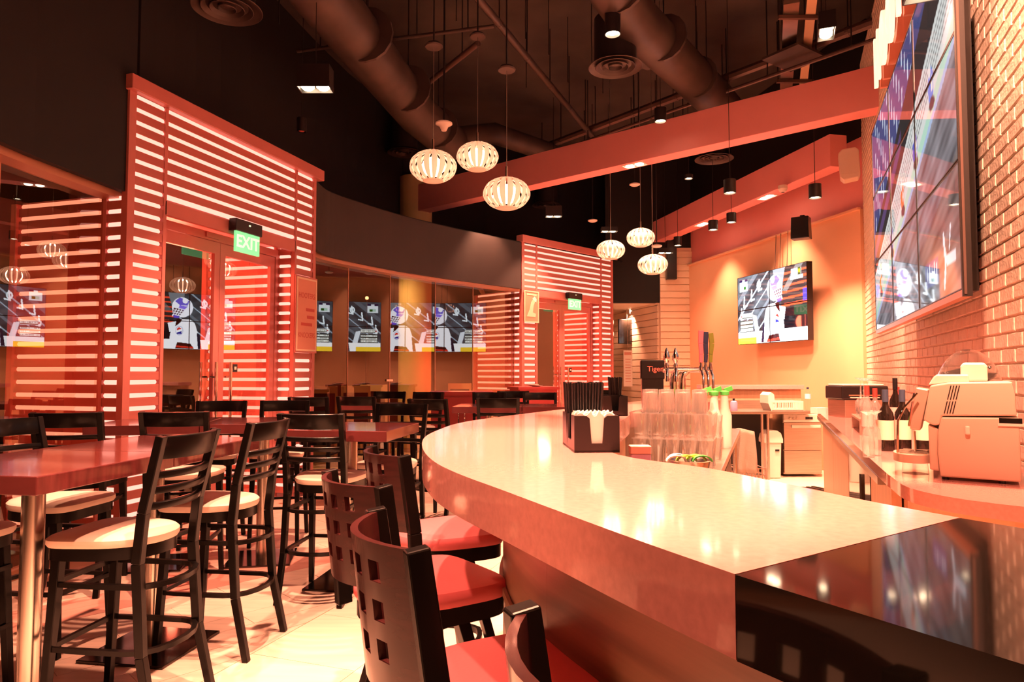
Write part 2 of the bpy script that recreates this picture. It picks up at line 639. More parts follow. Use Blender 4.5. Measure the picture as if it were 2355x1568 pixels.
n_trim = 0
for pts in (FACADE_L, FACADE_R):
    n_trim += 1
    g = smooth_curve([(x + 0.07 * (1 if pts is FACADE_L else 0.8), y - (0 if pts is FACADE_L else 0.06)) for x, y in pts], 5)
    struct(MB().sweep([(x, y, HEAD + 0.02) for x, y in g], 0.16, 0.09).build('trim_%d' % n_trim, 'head_trim'))
    n_trim += 1
    struct(MB().sweep([(x, y, 0.03) for x, y in pts], 0.08, 0.07).build('trim_%d' % n_trim, 'head_trim'))
PANES = list(zip(FACADE_L[:-1], FACADE_L[1:])) + list(zip(FACADE_R[:-1], FACADE_R[1:]))
for i, (a, b) in enumerate(PANES):
    a_, b_ = Vector(a), Vector(b)
    d = (b_ - a_).normalized()
    w = struct(MB().add([(*(a_ + d * 0.004), 0.06), (*(b_ - d * 0.004), 0.06), (*(b_ - d * 0.004), HEAD), (*(a_ + d * 0.004), HEAD)],
                        [(0, 1, 2, 3)]).build('window_%d' % (i + 1), 'window_glass'))
    MB().box((b_.x, b_.y, (HEAD + 0.06) / 2), (0.012, 0.012, HEAD - 0.06), math.atan2(d.y, d.x)).build('glass_joint', 'head_trim', w)
# small patch fittings where panes meet
mbp = MB().box((-1.792, 9.992 - 0.02, 1.30), (0.12, 0.03, 0.03), 0.9)
mbp.build('glass_clamp', 'steel', bpy.data.objects['window_7'])

# ---- right: painted brick wall.  local x runs towards the camera, local -y faces the room
CORNER = Vector((4.555, 8.64))
CORNER_B = CORNER + Vector((0.203, 0.50))       # where the two walls meet
BD = Vector((0.376, 0.927)).normalized()
BN = Vector((-BD.y, BD.x))                     # towards the room
wr0 = CORNER + BD * 1.0
WR_ROT = math.atan2(-BD.y, -BD.x)
wall_r = struct(MB().bx(0, 13.6, 0, 0.3, 0, 5.65).build('wall_right', 'mortar', loc=(wr0.x, wr0.y, 0), rz=WR_ROT))


def wr(x, out, z):
    """brick-wall local -> world"""
    p = wr0 - BD * x + BN * out
    return (p.x, p.y, z)


def to_px(p):
    th = math.radians(2.6)
    y, z = p[1], p[2] - EYE
    d = y * math.cos(th) + z * math.sin(th)
    return 1177.5 + 1570 * p[0] / d, 784 - 1570 * (-y * math.sin(th) + z * math.cos(th)) / d, d


BL, BH, MJ, BP = 0.215, 0.064, 0.009, 0.009


def brick_mb(l, h, out, seed):
    r = random.Random(seed)
    j = lambda a=0.003: r.uniform(-a, a)
    b = 0.006
    f = lambda: -out + j(0.0010)
    vs = [(j(), 0, j(.002)), (l + j(), 0, j(.002)), (l + j(), 0, h + j(.002)), (j(), 0, h + j(.002)),
          (b + j(.002), f(), b * .7 + j(.001)), (l / 2, f(), b * .5 + j(.002)), (l - b + j(.002), f(), b * .7 + j(.001)),
          (l - b + j(.002), f(), h - b * .7 + j(.001)), (l / 2, f(), h - b * .5 + j(.002)), (b + j(.002), f(), h - b * .7 + j(.001))]
    fs = [(0, 1, 6, 5, 4), (1, 2, 7, 6), (2, 3, 9, 8, 7), (3, 0, 4, 9), (4, 5, 8, 9), (5, 6, 7, 8)]
    return vs, fs


variants = []
for k in range(8):
    m_ = MB()
    vs, fs = brick_mb(BL, BH, BP, k)
    m_.add(vs, fs)
    variants.append(m_.mesh('brick', 'brick_paint'))
near, far = [], []
course = 0
z = 0.005
while z < 5.58:
    x = -0.113 * (course % 2)
    while x < 9.2:
        c = wr(x + BL / 2, 0.02, z + BH / 2)
        vis = False
        if c[1] > 0.5 and z > 0.85 and x > 0.3:
            px, py, dd = to_px(c)
            if -40 < py < 1400 and 1960 < px < 2420:
                behind = 2012 < px < 2215 and py < 757 - (px - 2012) * 0.40 - 6
                vis = not behind
                if vis:
                    near.append((dd, x, z))
        if not vis:
            far.append((x, z))
        x += BL + MJ
    z += BH + MJ
    course += 1
near.sort()
for i, (dd, x, z) in enumerate(near[:300]):
    share('brick', variants[rng.randrange(8)], wall_r, (x, 0, z))
mb = MB()
for x, z in far + [(a, b) for _, a, b in near[300:]]:
    if z < 0.8:
        continue
    vs, fs = brick_mb(BL, BH, BP, rng.randrange(8))
    mb.add([(a + x, b, c + z) for a, b, c in vs], fs)
bs = mb.build('brick_field', 'brick_paint', wall_r)
bs['kind'] = 'stuff'

# ---- back wall behind the bar, with its ledge; black above
WD = Vector((-0.203, 0.979)).normalized()        # along the wall, away from the camera
WN = Vector((-WD.y, WD.x))                       # towards the room
wb_end = CORNER_B + WD * 5.2


def quad_wall(name, a, b, t, z0, z1, m):
    d = (Vector(b) - Vector(a)).normalized()
    n = Vector((d.y, -d.x)) * t                  # thickness away from the room
    a, b = Vector(a), Vector(b)
    return MB().prism([tuple(p) for p in (a, a + n, b + n, b)][::-1], z0, z1).build(name, m)


low = struct(quad_wall('wall_back', CORNER_B + WN * 0.06, wb_end + WN * 0.06, 0.3, 0, 3.62, 'wall_paint'))
struct(quad_wall('wall_back_upper', CORNER_B - WD * 0.1, wb_end, 0.3, 3.58, 4.62, 'beam_paint'))
struct(quad_wall('wall_back_top', CORNER_B - WD * 0.1, wb_end, 0.3, 4.62, CEIL, 'wall_black'))
mb = MB()
p0, p1 = CORNER_B + WN * 0.075, wb_end + WN * 0.075
mb.sweep([(p0.x, p0.y, 3.625), (p1.x, p1.y, 3.625)], 0.05, 0.03)
struct(mb.build('trim_5', 'wall_paint'))
# ---- far corner: lap siding, pilaster, black bulkhead
wf = struct(quad_wall('wall_far', (3.05, 14.2), (2.35, 17.2), 0.2, 0, 2.95, 'siding'))
d_ = (Vector((2.35, 17.2)) - Vector((3.05, 14.2)))
ln_ = d_.length
d_.normalize()
n_ = Vector((-d_.y, d_.x))
me = MB().bx(0, ln_, 0.0, 0.022, 0, 0.122).mesh('siding_board', 'siding')
for i in range(21):
    share('siding_board', me, wf, (3.05 + n_.x * 0.001, 14.2 + n_.y * 0.001, 0.02 + i * 0.14), math.atan2(d_.y, d_.x))
wp = struct(MB().bx(3.07, 3.80, 14.10, 14.4, 0, 4.0).build('wall_far_pilaster', 'siding'))
me = MB().bx(0, 0.70, -0.022, 0.0, 0, 0.122).mesh('siding_board', 'siding')
for i in range(28):
    share('siding_board', me, wp, (3.072, 14.10, 0.02 + i * 0.14))
struct(MB().bx(1.95, 3.07, 14.12, 14.3, 2.86, CEIL).build('wall_far_bulkhead', 'wall_black'))
struct(MB().bx(3.07, 4.0, 14.12, 14.4, 4.0, CEIL).build('wall_far_top', 'wall_black'))
struct(MB().bx(1.0, 3.2, 14.31, 17.2, 2.86, 2.9).build('ceiling_far', 'siding'))
struct(MB().bx(-0.5, 5.0, 17.2, 17.4, 0, 4).build('wall_far_end', 'outdoor_wall'))
# ---- room behind the camera
struct(MB().bx(-3.6, 5.5, -3.7, -3.5, 0, CEIL).build('wall_rear', 'wall_paint'))
# ---- outside, beyond the glass
struct(MB().bx(-14, 0.0, 19.0, 19.2, -0.1, 6).build('wall_outdoor_far', 'outdoor_wall'))
struct(MB().bx(-11.2, -11, -3, 19.0, -0.1, 6).build('wall_outdoor_left', 'outdoor_wall'))


# ================================================================== BEAMS
def beam(name, label, a, b, w, z0, z1, spots, flip):
    a, b = Vector(a), Vector(b)
    d = (b - a).normalized()
    L = (b - a).length
    o = thing(name, label, 'beam', (a.x, a.y, z0), math.atan2(d.y, d.x), 'painted ceiling beams')
    y0, y1 = (0, -w) if flip else (0, w)
    MB().bx(0, L, min(y0, y1), max(y0, y1), 0, z1 - z0).build('beam_body', 'beam_paint', o, bevel=0.006)
    for s in spots:
        c = (y0 + y1) / 2
        fr = MB()
        for k in (-1, 1):
            fr.bx(s - 0.16, s + 0.16, c + k * 0.085 - 0.008, c + k * 0.085 + 0.008, -0.006, 0.0)
            fr.bx(s + k * 0.16 - 0.008, s + k * 0.16 + 0.008, c - 0.093, c + 0.093, -0.006, 0.0)
        f = fr.build('twin_downlight', 'white_plastic', o)
        for k in (-1, 1):
            MB().lathe([(0.0, -0.020), (0.035, -0.017), (0.060, -0.004), (0.062, 0.0)], 18, (s + k * 0.075, c, 0)).build('bulb', 'lamp_glow', f, smooth=True)
        p = a + d * s + Vector((-d.y, d.x)) * c
        spot('beam_spot', (p.x, p.y, z0 - 0.05), (p.x, p.y, 0), 380, 85, 0.7)
    return o


beam('ceiling_beam', 'long salmon painted beam crossing the ceiling above the striped globe pendants', (4.05, 7.36), (-1.92, 12.4), 0.26, 4.33, 4.81,
     (3.15, 5.75), True)
beam('ceiling_beam', 'salmon painted beam running close along the wall with the hockey screen', (4.18, 8.85), (2.60, 15.6), 0.26, 4.12, 4.55,
     (1.6, 3.6, 5.6), True)


# ================================================================== ENTRANCE VESTIBULES
def make_vestibule(label):
    """local x along the front, local y out towards the street, z up"""
    o = thing('entrance_vestibule', label, 'vestibule', group='lit slatted entrance vestibules')
    P, S, B = 0.107, 0.071, 0.036
    ztop, rows = 3.69, 34
    dep = 1.20
    # posts
    for x, y, w, d, h in ((0.0, 0.0, 0.07, 0.06, 3.72), (0.365, 0.0, 0.035, 0.05, 3.72), (2.285, 0.0, 0.035, 0.05, 3.72), (2.65, 0.0, 0.05, 0.06, 3.72),
                          (0.0, 0.22, 0.05, 0.05, 2.86), (2.285, 0.22, 0.05, 0.05, 2.90), (2.65, 0.22, 0.05, 0.05, 3.72), (0.365, 0.22, 0.05, 0.05, 2.9),
                          (0.0, dep, 0.06, 0.06, 2.86), (2.285, dep, 0.06, 0.06, 2.9)):
        MB().box((x, y + 0.02, h / 2), (w, d, h)).build('post', 'vest_red', o)
    MB().bx(-0.06, KW + 0.12, -0.06, 0.10, 3.715, 3.84).build('cap_rail', 'vest_red', o, bevel=0.008)
    MB().bx(0.37, 2.28, -0.005, 0.045, 2.78, 2.90).build('lintel', 'vest_red', o)
    MB().bx(0.0, KW, 0.07, 0.09, 2.90, 3.72).build('header_back_panel', 'vest_red', o)
    MB().bx(0.03, KW, 0.05, dep, 2.86, 2.88).build('roof_panel', 'vest_red', o)
    MB().bx(0.375, 0.385, 0.03, 0.20, 0, 2.86).build('side_panel', 'vest_red', o)
    MB().bx(2.63, 2.645, 0.03, dep, 0, 2.86).build('side_panel', 'vest_red', o)
    # slats and light bars, mesh data shared between alike pieces
    cache = {}

    def piece(kind, along, a, b, c, zc):
        key = (kind, along, round(b - a, 3))
        if key not in cache:
            L = b - a
            if kind == 'slat':
                m_ = MB().bx(0, L, 0, 0.04, -S / 2, S / 2) if along == 'x' else MB().bx(0, 0.04, 0, L, -S / 2, S / 2)
                cache[key] = m_.mesh('slat', 'vest_slat')
            else:
                e = 0.012
                q = [(0, -B / 2 + e), (e, -B / 2), (L - e, -B / 2), (L, -B / 2 + e), (L, B / 2 - e), (L - e, B / 2), (e, B / 2), (0, B / 2 - e)]
                m_ = MB().prism_y(q, 0.006, 0.034)
                if along == 'y':
                    m_.v = [(y, x, z) for x, y, z in m_.v]
                cache[key] = m_.mesh('light_bar', 'light_bar')
        share('slat' if kind == 'slat' else 'light_bar', cache[key], o, (a, c, zc) if along == 'x' else (c, a, zc))

    for i in range(rows):
        zb = ztop - P * i
        zs = zb - P / 2
        if i < 8:
            piece('slat', 'x', 0.035, 2.625, 0.0, zs) if i < 7 else None
            for a, b in ((0.045, 0.345), (0.388, 2.262), (2.308, 2.615)):
                piece('bar', 'x', a, b, 0.0, zb)
            if i == 7:
                piece('slat', 'x', 0.035, 0.348, 0.0, zs)
                piece('slat', 'x', 2.303, 2.625, 0.0, zs)
        else:
            for a, b in ((0.035, 0.348), (2.303, 2.625)):
                piece('slat', 'x', a, b, 0.0, zs)
            for a, b in ((0.045, 0.325), (2.318, 2.60)):
                piece('bar', 'x', a, b, 0.0, zb)
            # recess return of the right column, the side walls
            piece('slat', 'y', 0.05, 0.215, 2.265, zs)
            piece('bar', 'y', 0.065, 0.20, 2.265, zb)
            piece('slat', 'y', 0.27, dep - 0.03, 2.265, zs)
            piece('bar', 'y', 0.29, dep - 0.05, 2.265, zb)
            piece('slat', 'y', 0.05, 0.215, -0.02, zs)
            piece('bar', 'y', 0.06, 0.205, -0.02, zb)
            piece('slat', 'y', 0.27, dep - 0.03, -0.02, zs)
            piece('bar', 'y', 0.29, dep - 0.05, -0.02, zb)
    # door frame and two glass leaves, set back
    Y = 0.24
    fr = MB()
    fr.bx(0.375, 2.265, Y - 0.03, Y + 0.03, 2.72, 2.80).bx(0.375, 0.42, Y - 0.03, Y + 0.03, 0, 2.72).bx(2.22, 2.265, Y - 0.03, Y + 0.03, 0, 2.72)
    fr.build('door_frame', 'vest_red', o)
    MB().bx(1.10, 1.28, Y - 0.05, Y - 0.03, 2.74, 2.79).build('door_closer', 'vest_red', o)
    for a, b, hx in ((0.425, 1.325, 1.22), (1.33, 2.215, 1.43)):
        dm = MB()
        dm.bx(a, a + 0.075, Y - 0.02, Y + 0.02, 0.01, 2.715).bx(b - 0.075, b, Y - 0.02, Y + 0.02, 0.01, 2.715)
        dm.bx(a + 0.075, b - 0.075, Y - 0.02, Y + 0.02, 2.60, 2.715).bx(a + 0.075, b - 0.075, Y - 0.02, Y + 0.02, 0.01, 0.15)
        dr = dm.build('door_leaf', 'vest_red', o)
        MB().add([(a + 0.075, Y, 0.15), (b - 0.075, Y, 0.15), (b - 0.075, Y, 2.60), (a + 0.075, Y, 2.60)], [(0, 1, 2, 3)]).build('pane', 'door_glass', dr)
        for yy in (-0.09, 0.09):
            h = MB().tube([(hx, Y + yy, 0.55), (hx, Y + yy, 1.52)], 0.016, 10)
            for zz in (0.70, 1.37):
                h.tube([(hx, Y + yy, zz), (hx, Y + yy * 0.2, zz)], 0.009, 8)
            h.build('door_handle', 'chrome', dr, smooth=True)
    MB().bx(1.52, 1.585, Y - 0.045, Y - 0.02, 1.42, 1.50).build('card_reader', 'black_plastic', o)
    MB().bx(1.538, 1.567, Y - 0.048, Y - 0.045, 1.445, 1.475).build('reader_plate', 'white_plastic', o)
    return o


v1 = make_vestibule('big entrance vestibule of glowing red slats and glass doors on the left, nearest the camera')
v1.location = (K1[0].x, K1[0].y, 0)
v1.rotation_euler = (0, 0, K1[1])
v2 = dup(v1, (K2[0].x, K2[0].y, 0), K2[1], 'far smaller-looking vestibule of glowing red slats beyond the curved window wall')


def kloc(k, x, y, z):
    c, s = math.cos(k[1]), math.sin(k[1])
    return (k[0].x + x * c - y * s, k[0].y + x * s + y * c, z)


for k in (K1, K2):
    point('vestibule_red_fill', kloc(k, 1.3, 0.75, 2.5), 45, REDGLOW, 0.2)
    point('vestibule_red_fill', kloc(k, 1.3, 0.75, 1.0), 35, REDGLOW, 0.2)
    point('vestibule_red_fill', kloc(k, -0.8, 0.75, 1.5), 30, REDGLOW, 0.2)  # added red fill outside, no lamp there; brightens the outer slats

# exit signs hung in front of the lintels
for k, lab in ((K1, 'green lit EXIT sign over the near vestibule door'), (K2, 'green lit EXIT sign over the far vestibule door')):
    t = thing('exit_sign', lab, 'sign', kloc(k, 1.36, -0.07, 2.60), k[1], 'green exit signs')
    MB().bx(-0.20, 0.20, -0.03, 0.055, 0.20, 0.32).build('housing', 'black_plastic', t, bevel=0.006)
    MB().bx(-0.18, 0.18, -0.012, 0.012, 0.0, 0.20).build('lit_panel', 'exit_green', t)
    text_mesh('lettering', 'EXIT', 0.17, 'exit_white', t, 0.002, (0, -0.014, 0.10), (PI / 2, 0, 0), bold=0.003)
    MB().bx(-0.012, 0.012, -0.034, -0.03, 0.27, 0.285).build('indicator', 'exit_white', t)

# framed notices on the columns
t = thing('poster', 'framed salmon poster with red lettering on the right column of the near vestibule', 'poster', kloc(K1, 2.47, -0.02, 1.64), K1[1])
MB().bx(-0.215, 0.215, -0.012, 0.0, 0, 0.88).build('backing', 'vest_red', t)
fr = MB().bx(-0.20, 0.20, -0.018, -0.012, 0.02, 0.04).bx(-0.20, 0.20, -0.018, -0.012, 0.84, 0.86).bx(-0.20, -0.18, -0.018, -0.012, 0.04, 0.84).bx(0.18, 0.20, -0.018, -0.012, 0.04, 0.84)
fr.build('border', 'poster_border', t)
MB().bx(-0.18, 0.18, -0.015, -0.012, 0.04, 0.84).build('sheet', 'poster_paper', t)
text_mesh('lettering', 'HOOTERS', 0.088, 'poster_ink', t, 0.001, (0, -0.0165, 0.655), (PI / 2, 0, 0), sx=0.82)
text_mesh('lettering', 'KNOCKERS', 0.085, 'poster_ink', t, 0.001, (0, -0.0165, 0.20), (PI / 2, 0, 0), sx=0.75)
for i, (x, w) in enumerate(((0.07, 0.17), (0.08, 0.15), (0.0, 0.22))):
    MB().bx(x - w / 2, x + w / 2, -0.0165, -0.0155, 0.48 - i * 0.085, 0.515 - i * 0.085).build('text_line', 'poster_ink', t)
t = thing('notice_board', 'small framed pink notice with a pale seated figure on the far vestibule', 'sign', kloc(K2, 0.19, -0.025, 2.30), K2[1])
MB().bx(-0.19, 0.19, -0.012, 0.0, 0, 0.56).build('sheet', 'poster_paper', t)
fr = MB().bx(-0.19, 0.19, -0.018, -0.012, 0.0, 0.02).bx(-0.19, 0.19, -0.018, -0.012, 0.54, 0.56).bx(-0.19, -0.17, -0.018, -0.012, 0.02, 0.54).bx(0.17, 0.19, -0.018, -0.012, 0.02, 0.54)
fr.build('border', 'poster_border', t)
MB().prism_y([(-0.12, 0.10), (0.10, 0.10), (0.11, 0.16), (0.03, 0.18), (0.05, 0.30), (0.09, 0.38), (0.05, 0.43), (-0.01, 0.36), (-0.05, 0.22)], -0.016, -0.012).build('figure', 'poster_border', t)
MB().bx(-0.13, 0.13, -0.016, -0.012, 0.48, 0.51).build('text_line', 'poster_border', t)
MB().prism_y([(0.02, 0.42), (0.12, 0.36), (0.13, 0.42), (0.08, 0.47)], -0.0162, -0.0122).build('fan', 'logo_white', t)

# upright lit letters along the far vestibule's right edge, seen from the side
t = thing('blade_sign', 'upright glowing letter sign along the right edge of the far vestibule', 'sign', kloc(K2, 2.69, 0.02, 1.05), K2[1])
MB().bx(-0.03, -0.02, 0.0, 0.24, 0, 1.75).build('bracket', 'vest_red', t)
for i, ch in enumerate('HOOTERS'):
    text_mesh('letter', ch, 0.27, 'sign_letter', t, 0.08, (0.03, 0.12, 1.62 - i * 0.24), (PI / 2, 0, PI / 2), bold=0.004)

# ================================================================== PICTURES ON THE SCREENS
GW, GH = 224, 126
uu, vv = np.meshgrid(np.linspace(0, 1, GW), np.linspace(0, 1, GH))       # v up


def inpoly(pts):
    c = np.zeros(uu.shape, bool)
    n = len(pts)
    for i in range(n):
        (x0, y0), (x1, y1) = pts[i], pts[(i + 1) % n]
        if y0 == y1:
            continue
        hit = ((vv > min(y0, y1)) & (vv <= max(y0, y1)) & (uu < x0 + (vv - y0) * (x1 - x0) / (y1 - y0)))
        c ^= hit
    return c


def ell(cx, cy, rx, ry):
    return ((uu - cx) / rx) ** 2 + ((vv - cy) / ry) ** 2 < 1


def line(x0, y0, x1, y1, w):
    dx, dy = (x1 - x0) * 1.78, y1 - y0
    L2 = dx * dx + dy * dy
    t_ = np.clip(((uu - x0) * 1.78 * dx + (vv - y0) * dy) / L2, 0, 1)
    return np.hypot((uu - x0) * 1.78 - t_ * dx, vv - y0 - t_ * dy) < w


def hockey():
    A = np.zeros((GH, GW, 3))
    d = vv - uu * 1.3
    g = 0.16 + 0.05 * np.sin(d * 9 + 1) + 0.04 * np.sin(uu * 31 + vv * 17) * np.sin(vv * 23)
    A[...] = g[..., None] * np.array([0.85, 1.0, 1.12])
    for k, w, s in ((0.62, .018, .55), (0.40, .012, .65), (0.20, .03, .35), (0.86, .05, .30), (0.02, .014, .6)):
        m = np.abs(d - k + 0.25) < w
        A[m] = np.array([.80, .9, 1.0]) * s
    for (x, y) in ((.10, .62), (.22, .70), (.34, .83), (.05, .45)):
        for m in (line(x, y - .08, x + .012, y + .07, .016), line(x, y - .08, x + .05, y - .065, .014)):
            A[m] = (.86, .92, .95)
    m = ell(.345, .83, .032, .065) & ~ell(.345, .83, .016, .04)
    A[m] = (.86, .92, .95)
    # right: stands with orange rails
    r = uu > .66
    A[r & (vv > .42)] = (.10, .09, .09)
    for k in range(6):
        m = r & (np.abs(vv - (.48 + k * .085) - (uu - .66) * .05) < .014)
        A[m] = (.85, .18, .10)
    A[r & (vv <= .44)] = (.030, .032, .045)
    A[(uu > .95) & (np.abs(vv - .58) < .08)] = (.15, .13, .65)
    m = inpoly([(.55, 1.0), (.72, 1.0), (.66, .62), (.60, .6)])
    A[m] = (.34, .36, .38)
    m = inpoly([(.86, 1.0), (.96, 1.0), (.74, .66), (.68, .68)])
    A[m] = A[m] * .4 + .22
    # ice and boards along the foot
    A[vv < .17] = (.95, .95, .95)
    A[(vv < .09) & (uu < .30)] = (.95, .72, .12)
    A[inpoly([(.28, .17), (.24, .42), (.30, .40), (.34, .17)])] = (.80, .84, .88)
    # player
    A[inpoly([(.37, 0), (.40, .22), (.45, .48), (.50, .52), (.60, .52), (.68, .40), (.70, .17), (.68, 0)])] = (.93, .93, .96)
    A[inpoly([(.37, 0), (.40, .28), (.425, .30), (.41, .0)])] = (.05, .05, .10)
    A[inpoly([(.45, .0), (.49, .10), (.62, .12), (.64, 0)])] = (.14, .03, .03)
    A[inpoly([(.46, .04), (.63, .06), (.63, .03), (.46, .01)])] = (.75, .12, .08)
    A[inpoly([(.62, .50), (.72, .46), (.70, .30), (.655, .32)])] = (.90, .92, .95)
    A[inpoly([(.57, .52), (.63, .52), (.645, .40), (.61, .44)])] = (.12, .03, .03)
    m = ell(.575, .74, .105, .185)
    A[m] = (.92, .92, .97)
    A[inpoly([(.50, .86), (.60, .92), (.65, .85), (.60, .78), (.52, .78)])] = (.30, .25, .72)
    A[ell(.545, .865, .028, .05)] = (.93, .93, .97)
    A[inpoly([(.52, .76), (.60, .78), (.62, .70), (.56, .68)])] = (.42, .32, .85)
    A[inpoly([(.55, .68), (.66, .74), (.672, .60), (.60, .56)])] = (.20, .05, .10)
    for k in range(4):
        A[line(.545 + k * .03, .70, .60 + k * .025, .57, .008)] = (.92, .92, .96)
        A[line(.55, .58 + k * .04, .67, .60 + k * .045, .007)] = (.92, .92, .96)
    A[inpoly([(.60, .57), (.66, .60), (.665, .545), (.61, .54)])] = (.28, .20, .70)
    m = ell(.60, .33, .040, .085)
    A[m] = (.55, .58, .75)
    A[ell(.60, .33, .034, .072)] = (.95, .95, .97)
    A[inpoly([(.575, .36), (.60, .39), (.622, .37), (.625, .33)])] = (.80, .12, .10)
    A[inpoly([(.575, .33), (.575, .27), (.625, .27), (.62, .30), (.59, .31)])] = (.10, .10, .45)
    # score boxes and captions
    A[(uu > .035) & (uu < .165) & (vv > .78) & (vv < .965)] = (.80, .84, .86)
    A[(uu > .035) & (uu < .165) & (vv > .92) & (vv < .965)] = (.03, .04, .14)
    A[(uu > .08) & (uu < .12) & (vv > .925) & (vv < .96)] = (.75, .78, .8)
    A[(uu > .06) & (uu < .14) & (vv > .80) & (vv < .86)] = (.55, .70, .62)
    A[(uu > .10) & (uu < .135) & (vv > .805) & (vv < .855)] = (.02, .22, .05)
    A[(uu > .80) & (uu < .93) & (vv > .86) & (vv < .95)] = (.86, .86, .88)
    A[(uu > .885) & (uu < .925) & (vv > .86) & (vv < .955)] = (.10, .16, .06)
    A[ell(.905, .91, .013, .025)] = (.85, .60, .08)
    A[(uu > .79) & (uu < .955) & (vv > .80) & (vv < .85)] = (.90, .90, .92)
    A[(uu > .035) & (uu < .245) & (vv > .375) & (vv < .455)] = (.90, .91, .90)
    rs = np.random.RandomState(3)
    for row, (y0, y1) in enumerate(((.395, .435), (.30, .335), (.245, .28), (.19, .225))):
        x0 = .075 if row == 0 else .045
        A[(uu > x0 - .01) & (uu < .245) & (vv > y0 - .013) & (vv < y1 + .013)] = (.10, .12, .10)
        A[(uu > x0 - .004) & (uu < .238) & (vv > y0) & (vv < y1)] = (.88, .9, .86)
        for k in range(22):
            xa = x0 + k * (.235 - x0) / 22
            if rs.rand() < .6:
                A[(uu > xa) & (uu < xa + .004) & (vv > y0 + .006) & (vv < y1 - .006)] = (.22, .24, .22)
    A[ell(.055, .415, .010, .014)] = (.6, .05, .05)
    return A ** 1.7


def race():
    A = np.zeros((GH, GW, 3))
    s = vv - uu * 0.62                                  # bands rise to the right
    n = 0.03 * np.sin(uu * 40 + vv * 13) + 0.02 * np.sin(uu * 90 - vv * 70)
    A[...] = np.array([.030, .030, .045])
    m = s > 0.45
    A[m] = (.06, .07, .20)
    for k in range(16):
        x = .03 + k * .038
        A[m & (np.abs(uu - x - 0.05 * vv) < .006) & (np.sin(vv * 40 + k * 2.1) > .1)] = (.55, .62, .75)
    A[(s > .28) & (s <= .45)] = (.035, .030, .030)
    A[(s > .34) & (s < .40) & (uu < .5)] = (.10, .06, .16)
    A[(s > .10) & (s <= .28)] = (.66, .68, .66)
    for k in range(5):
        A[np.abs(s - (.15 + k * .025)) < .004] = (.22, .22, .22)
    A[(s > .055) & (s <= .10)] = (.45, .68, .55)
    A[(s > .03) & (s <= .055)] = (.40, .50, .72)
    m = s <= .03
    g = .20 + .05 * np.sin(s * 60) + .03 * np.sin(s * 170 + uu * 20) + n
    A[m] = (g[..., None] * np.array([1.0, .93, 1.02]))[m]
    m2 = (s < -.25)
    A[m2] *= np.array([.95, .80, .68])
    for cx, col in ((.12, (.80, .25, .05)), (.33, (.18, .16, .40)), (.50, (.80, .18, .06)), (.66, (.12, .12, .50)), (.82, (.10, .25, .70))):
        cy = .62 * cx + .145
        A[ell(cx, cy, .022, .055)] = col
        A[ell(cx - .008, cy + .05, .012, .025)] = (.75, .72, .70)
        A[ell(cx + .006, cy - .055, .024, .02)] = (.05, .05, .06)
        A[ell(cx + .01, cy, .008, .02)] = (.85, .8, .75)
    # corner marks
    A[(uu > .73) & (uu < .84) & (vv > .055) & (vv < .135)] = (.13, .10, .24)
    for k, x in enumerate((.745, .765, .785, .805, .822)):
        A[(uu > x) & (uu < x + .008) & (vv > .075) & (vv < .115 + .008 * (k % 2))] = (.75, .75, .8)
    A[line(.885, .18, .895, .11, .010)] = (.9, .9, .92)
    A[line(.90, .115, .885, .03, .010)] = (.9, .9, .92)
    A[line(.935, .19, .925, .13, .006)] = (.85, .85, .88)
    A[(uu > .905) & (uu < .965) & (vv > .085) & (vv < .115)] = (.8, .8, .84)
    return np.clip(A, 0, 1)


def screen_mesh(A, u0, u1, v0, v1, w, h, m):
    """grid of picture points; lies in the local xz plane, facing -y"""
    c0, c1 = int(round(u0 * (GW - 1))), int(round(u1 * (GW - 1)))
    r0, r1 = int(round(v0 * (GH - 1))), int(round(v1 * (GH - 1)))
    sub = A[r0:r1 + 1, c0:c1 + 1]
    nr, nc = sub.shape[:2]
    xs, zs = np.linspace(0, w, nc), np.linspace(0, h, nr)
    X, Z = np.meshgrid(xs, zs)
    vs = np.stack([X, np.zeros_like(X), Z], -1).reshape(-1, 3)
    idx = np.arange(nr * nc).reshape(nr, nc)
    fs = np.stack([idx[:-1, :-1], idx[:-1, 1:], idx[1:, 1:], idx[1:, :-1]], -1).reshape(-1, 4)
    me = bpy.data.meshes.new('picture')
    me.from_pydata(vs.tolist(), [], fs.tolist())
    at = me.color_attributes.new('Col', 'FLOAT_COLOR', 'POINT')
    rgba = np.concatenate([sub.reshape(-1, 3), np.ones((nr * nc, 1))], 1).astype(np.float32)
    at.data.foreach_set('color', rgba.ravel())
    me.materials.append(MATS[m])
    return me


def video_wall(name, label, loc, rz, cols, rows_, pw, ph, thick, A, m, bez=0.008):
    t = thing(name, label, 'television', loc, rz)
    for c in range(cols):
        for r in range(rows_):
            x, z = c * pw, r * ph
            pn = MB().bx(x + 0.002, x + pw - 0.002, 0.003, thick, z + 0.002, z + ph - 0.002)
            for a, b, c_, d_ in ((0.002, bez, 0.002, ph - 0.002), (pw - bez, pw - 0.002, 0.002, ph - 0.002), (bez, pw - bez, 0.002, bez), (bez, pw - bez, ph - bez, ph - 0.002)):
                pn.bx(x + a, x + b, -0.004, 0.003, z + c_, z + d_)
            po = pn.build('screen_panel', 'black_plastic', t)
            me = screen_mesh(A, c / cols, (c + 1) / cols, r / rows_, (r + 1) / rows_, pw - 2 * bez, ph - 2 * bez, m)
            share('picture', me, po, (x + bez, 0.0, z + bez))
    return t


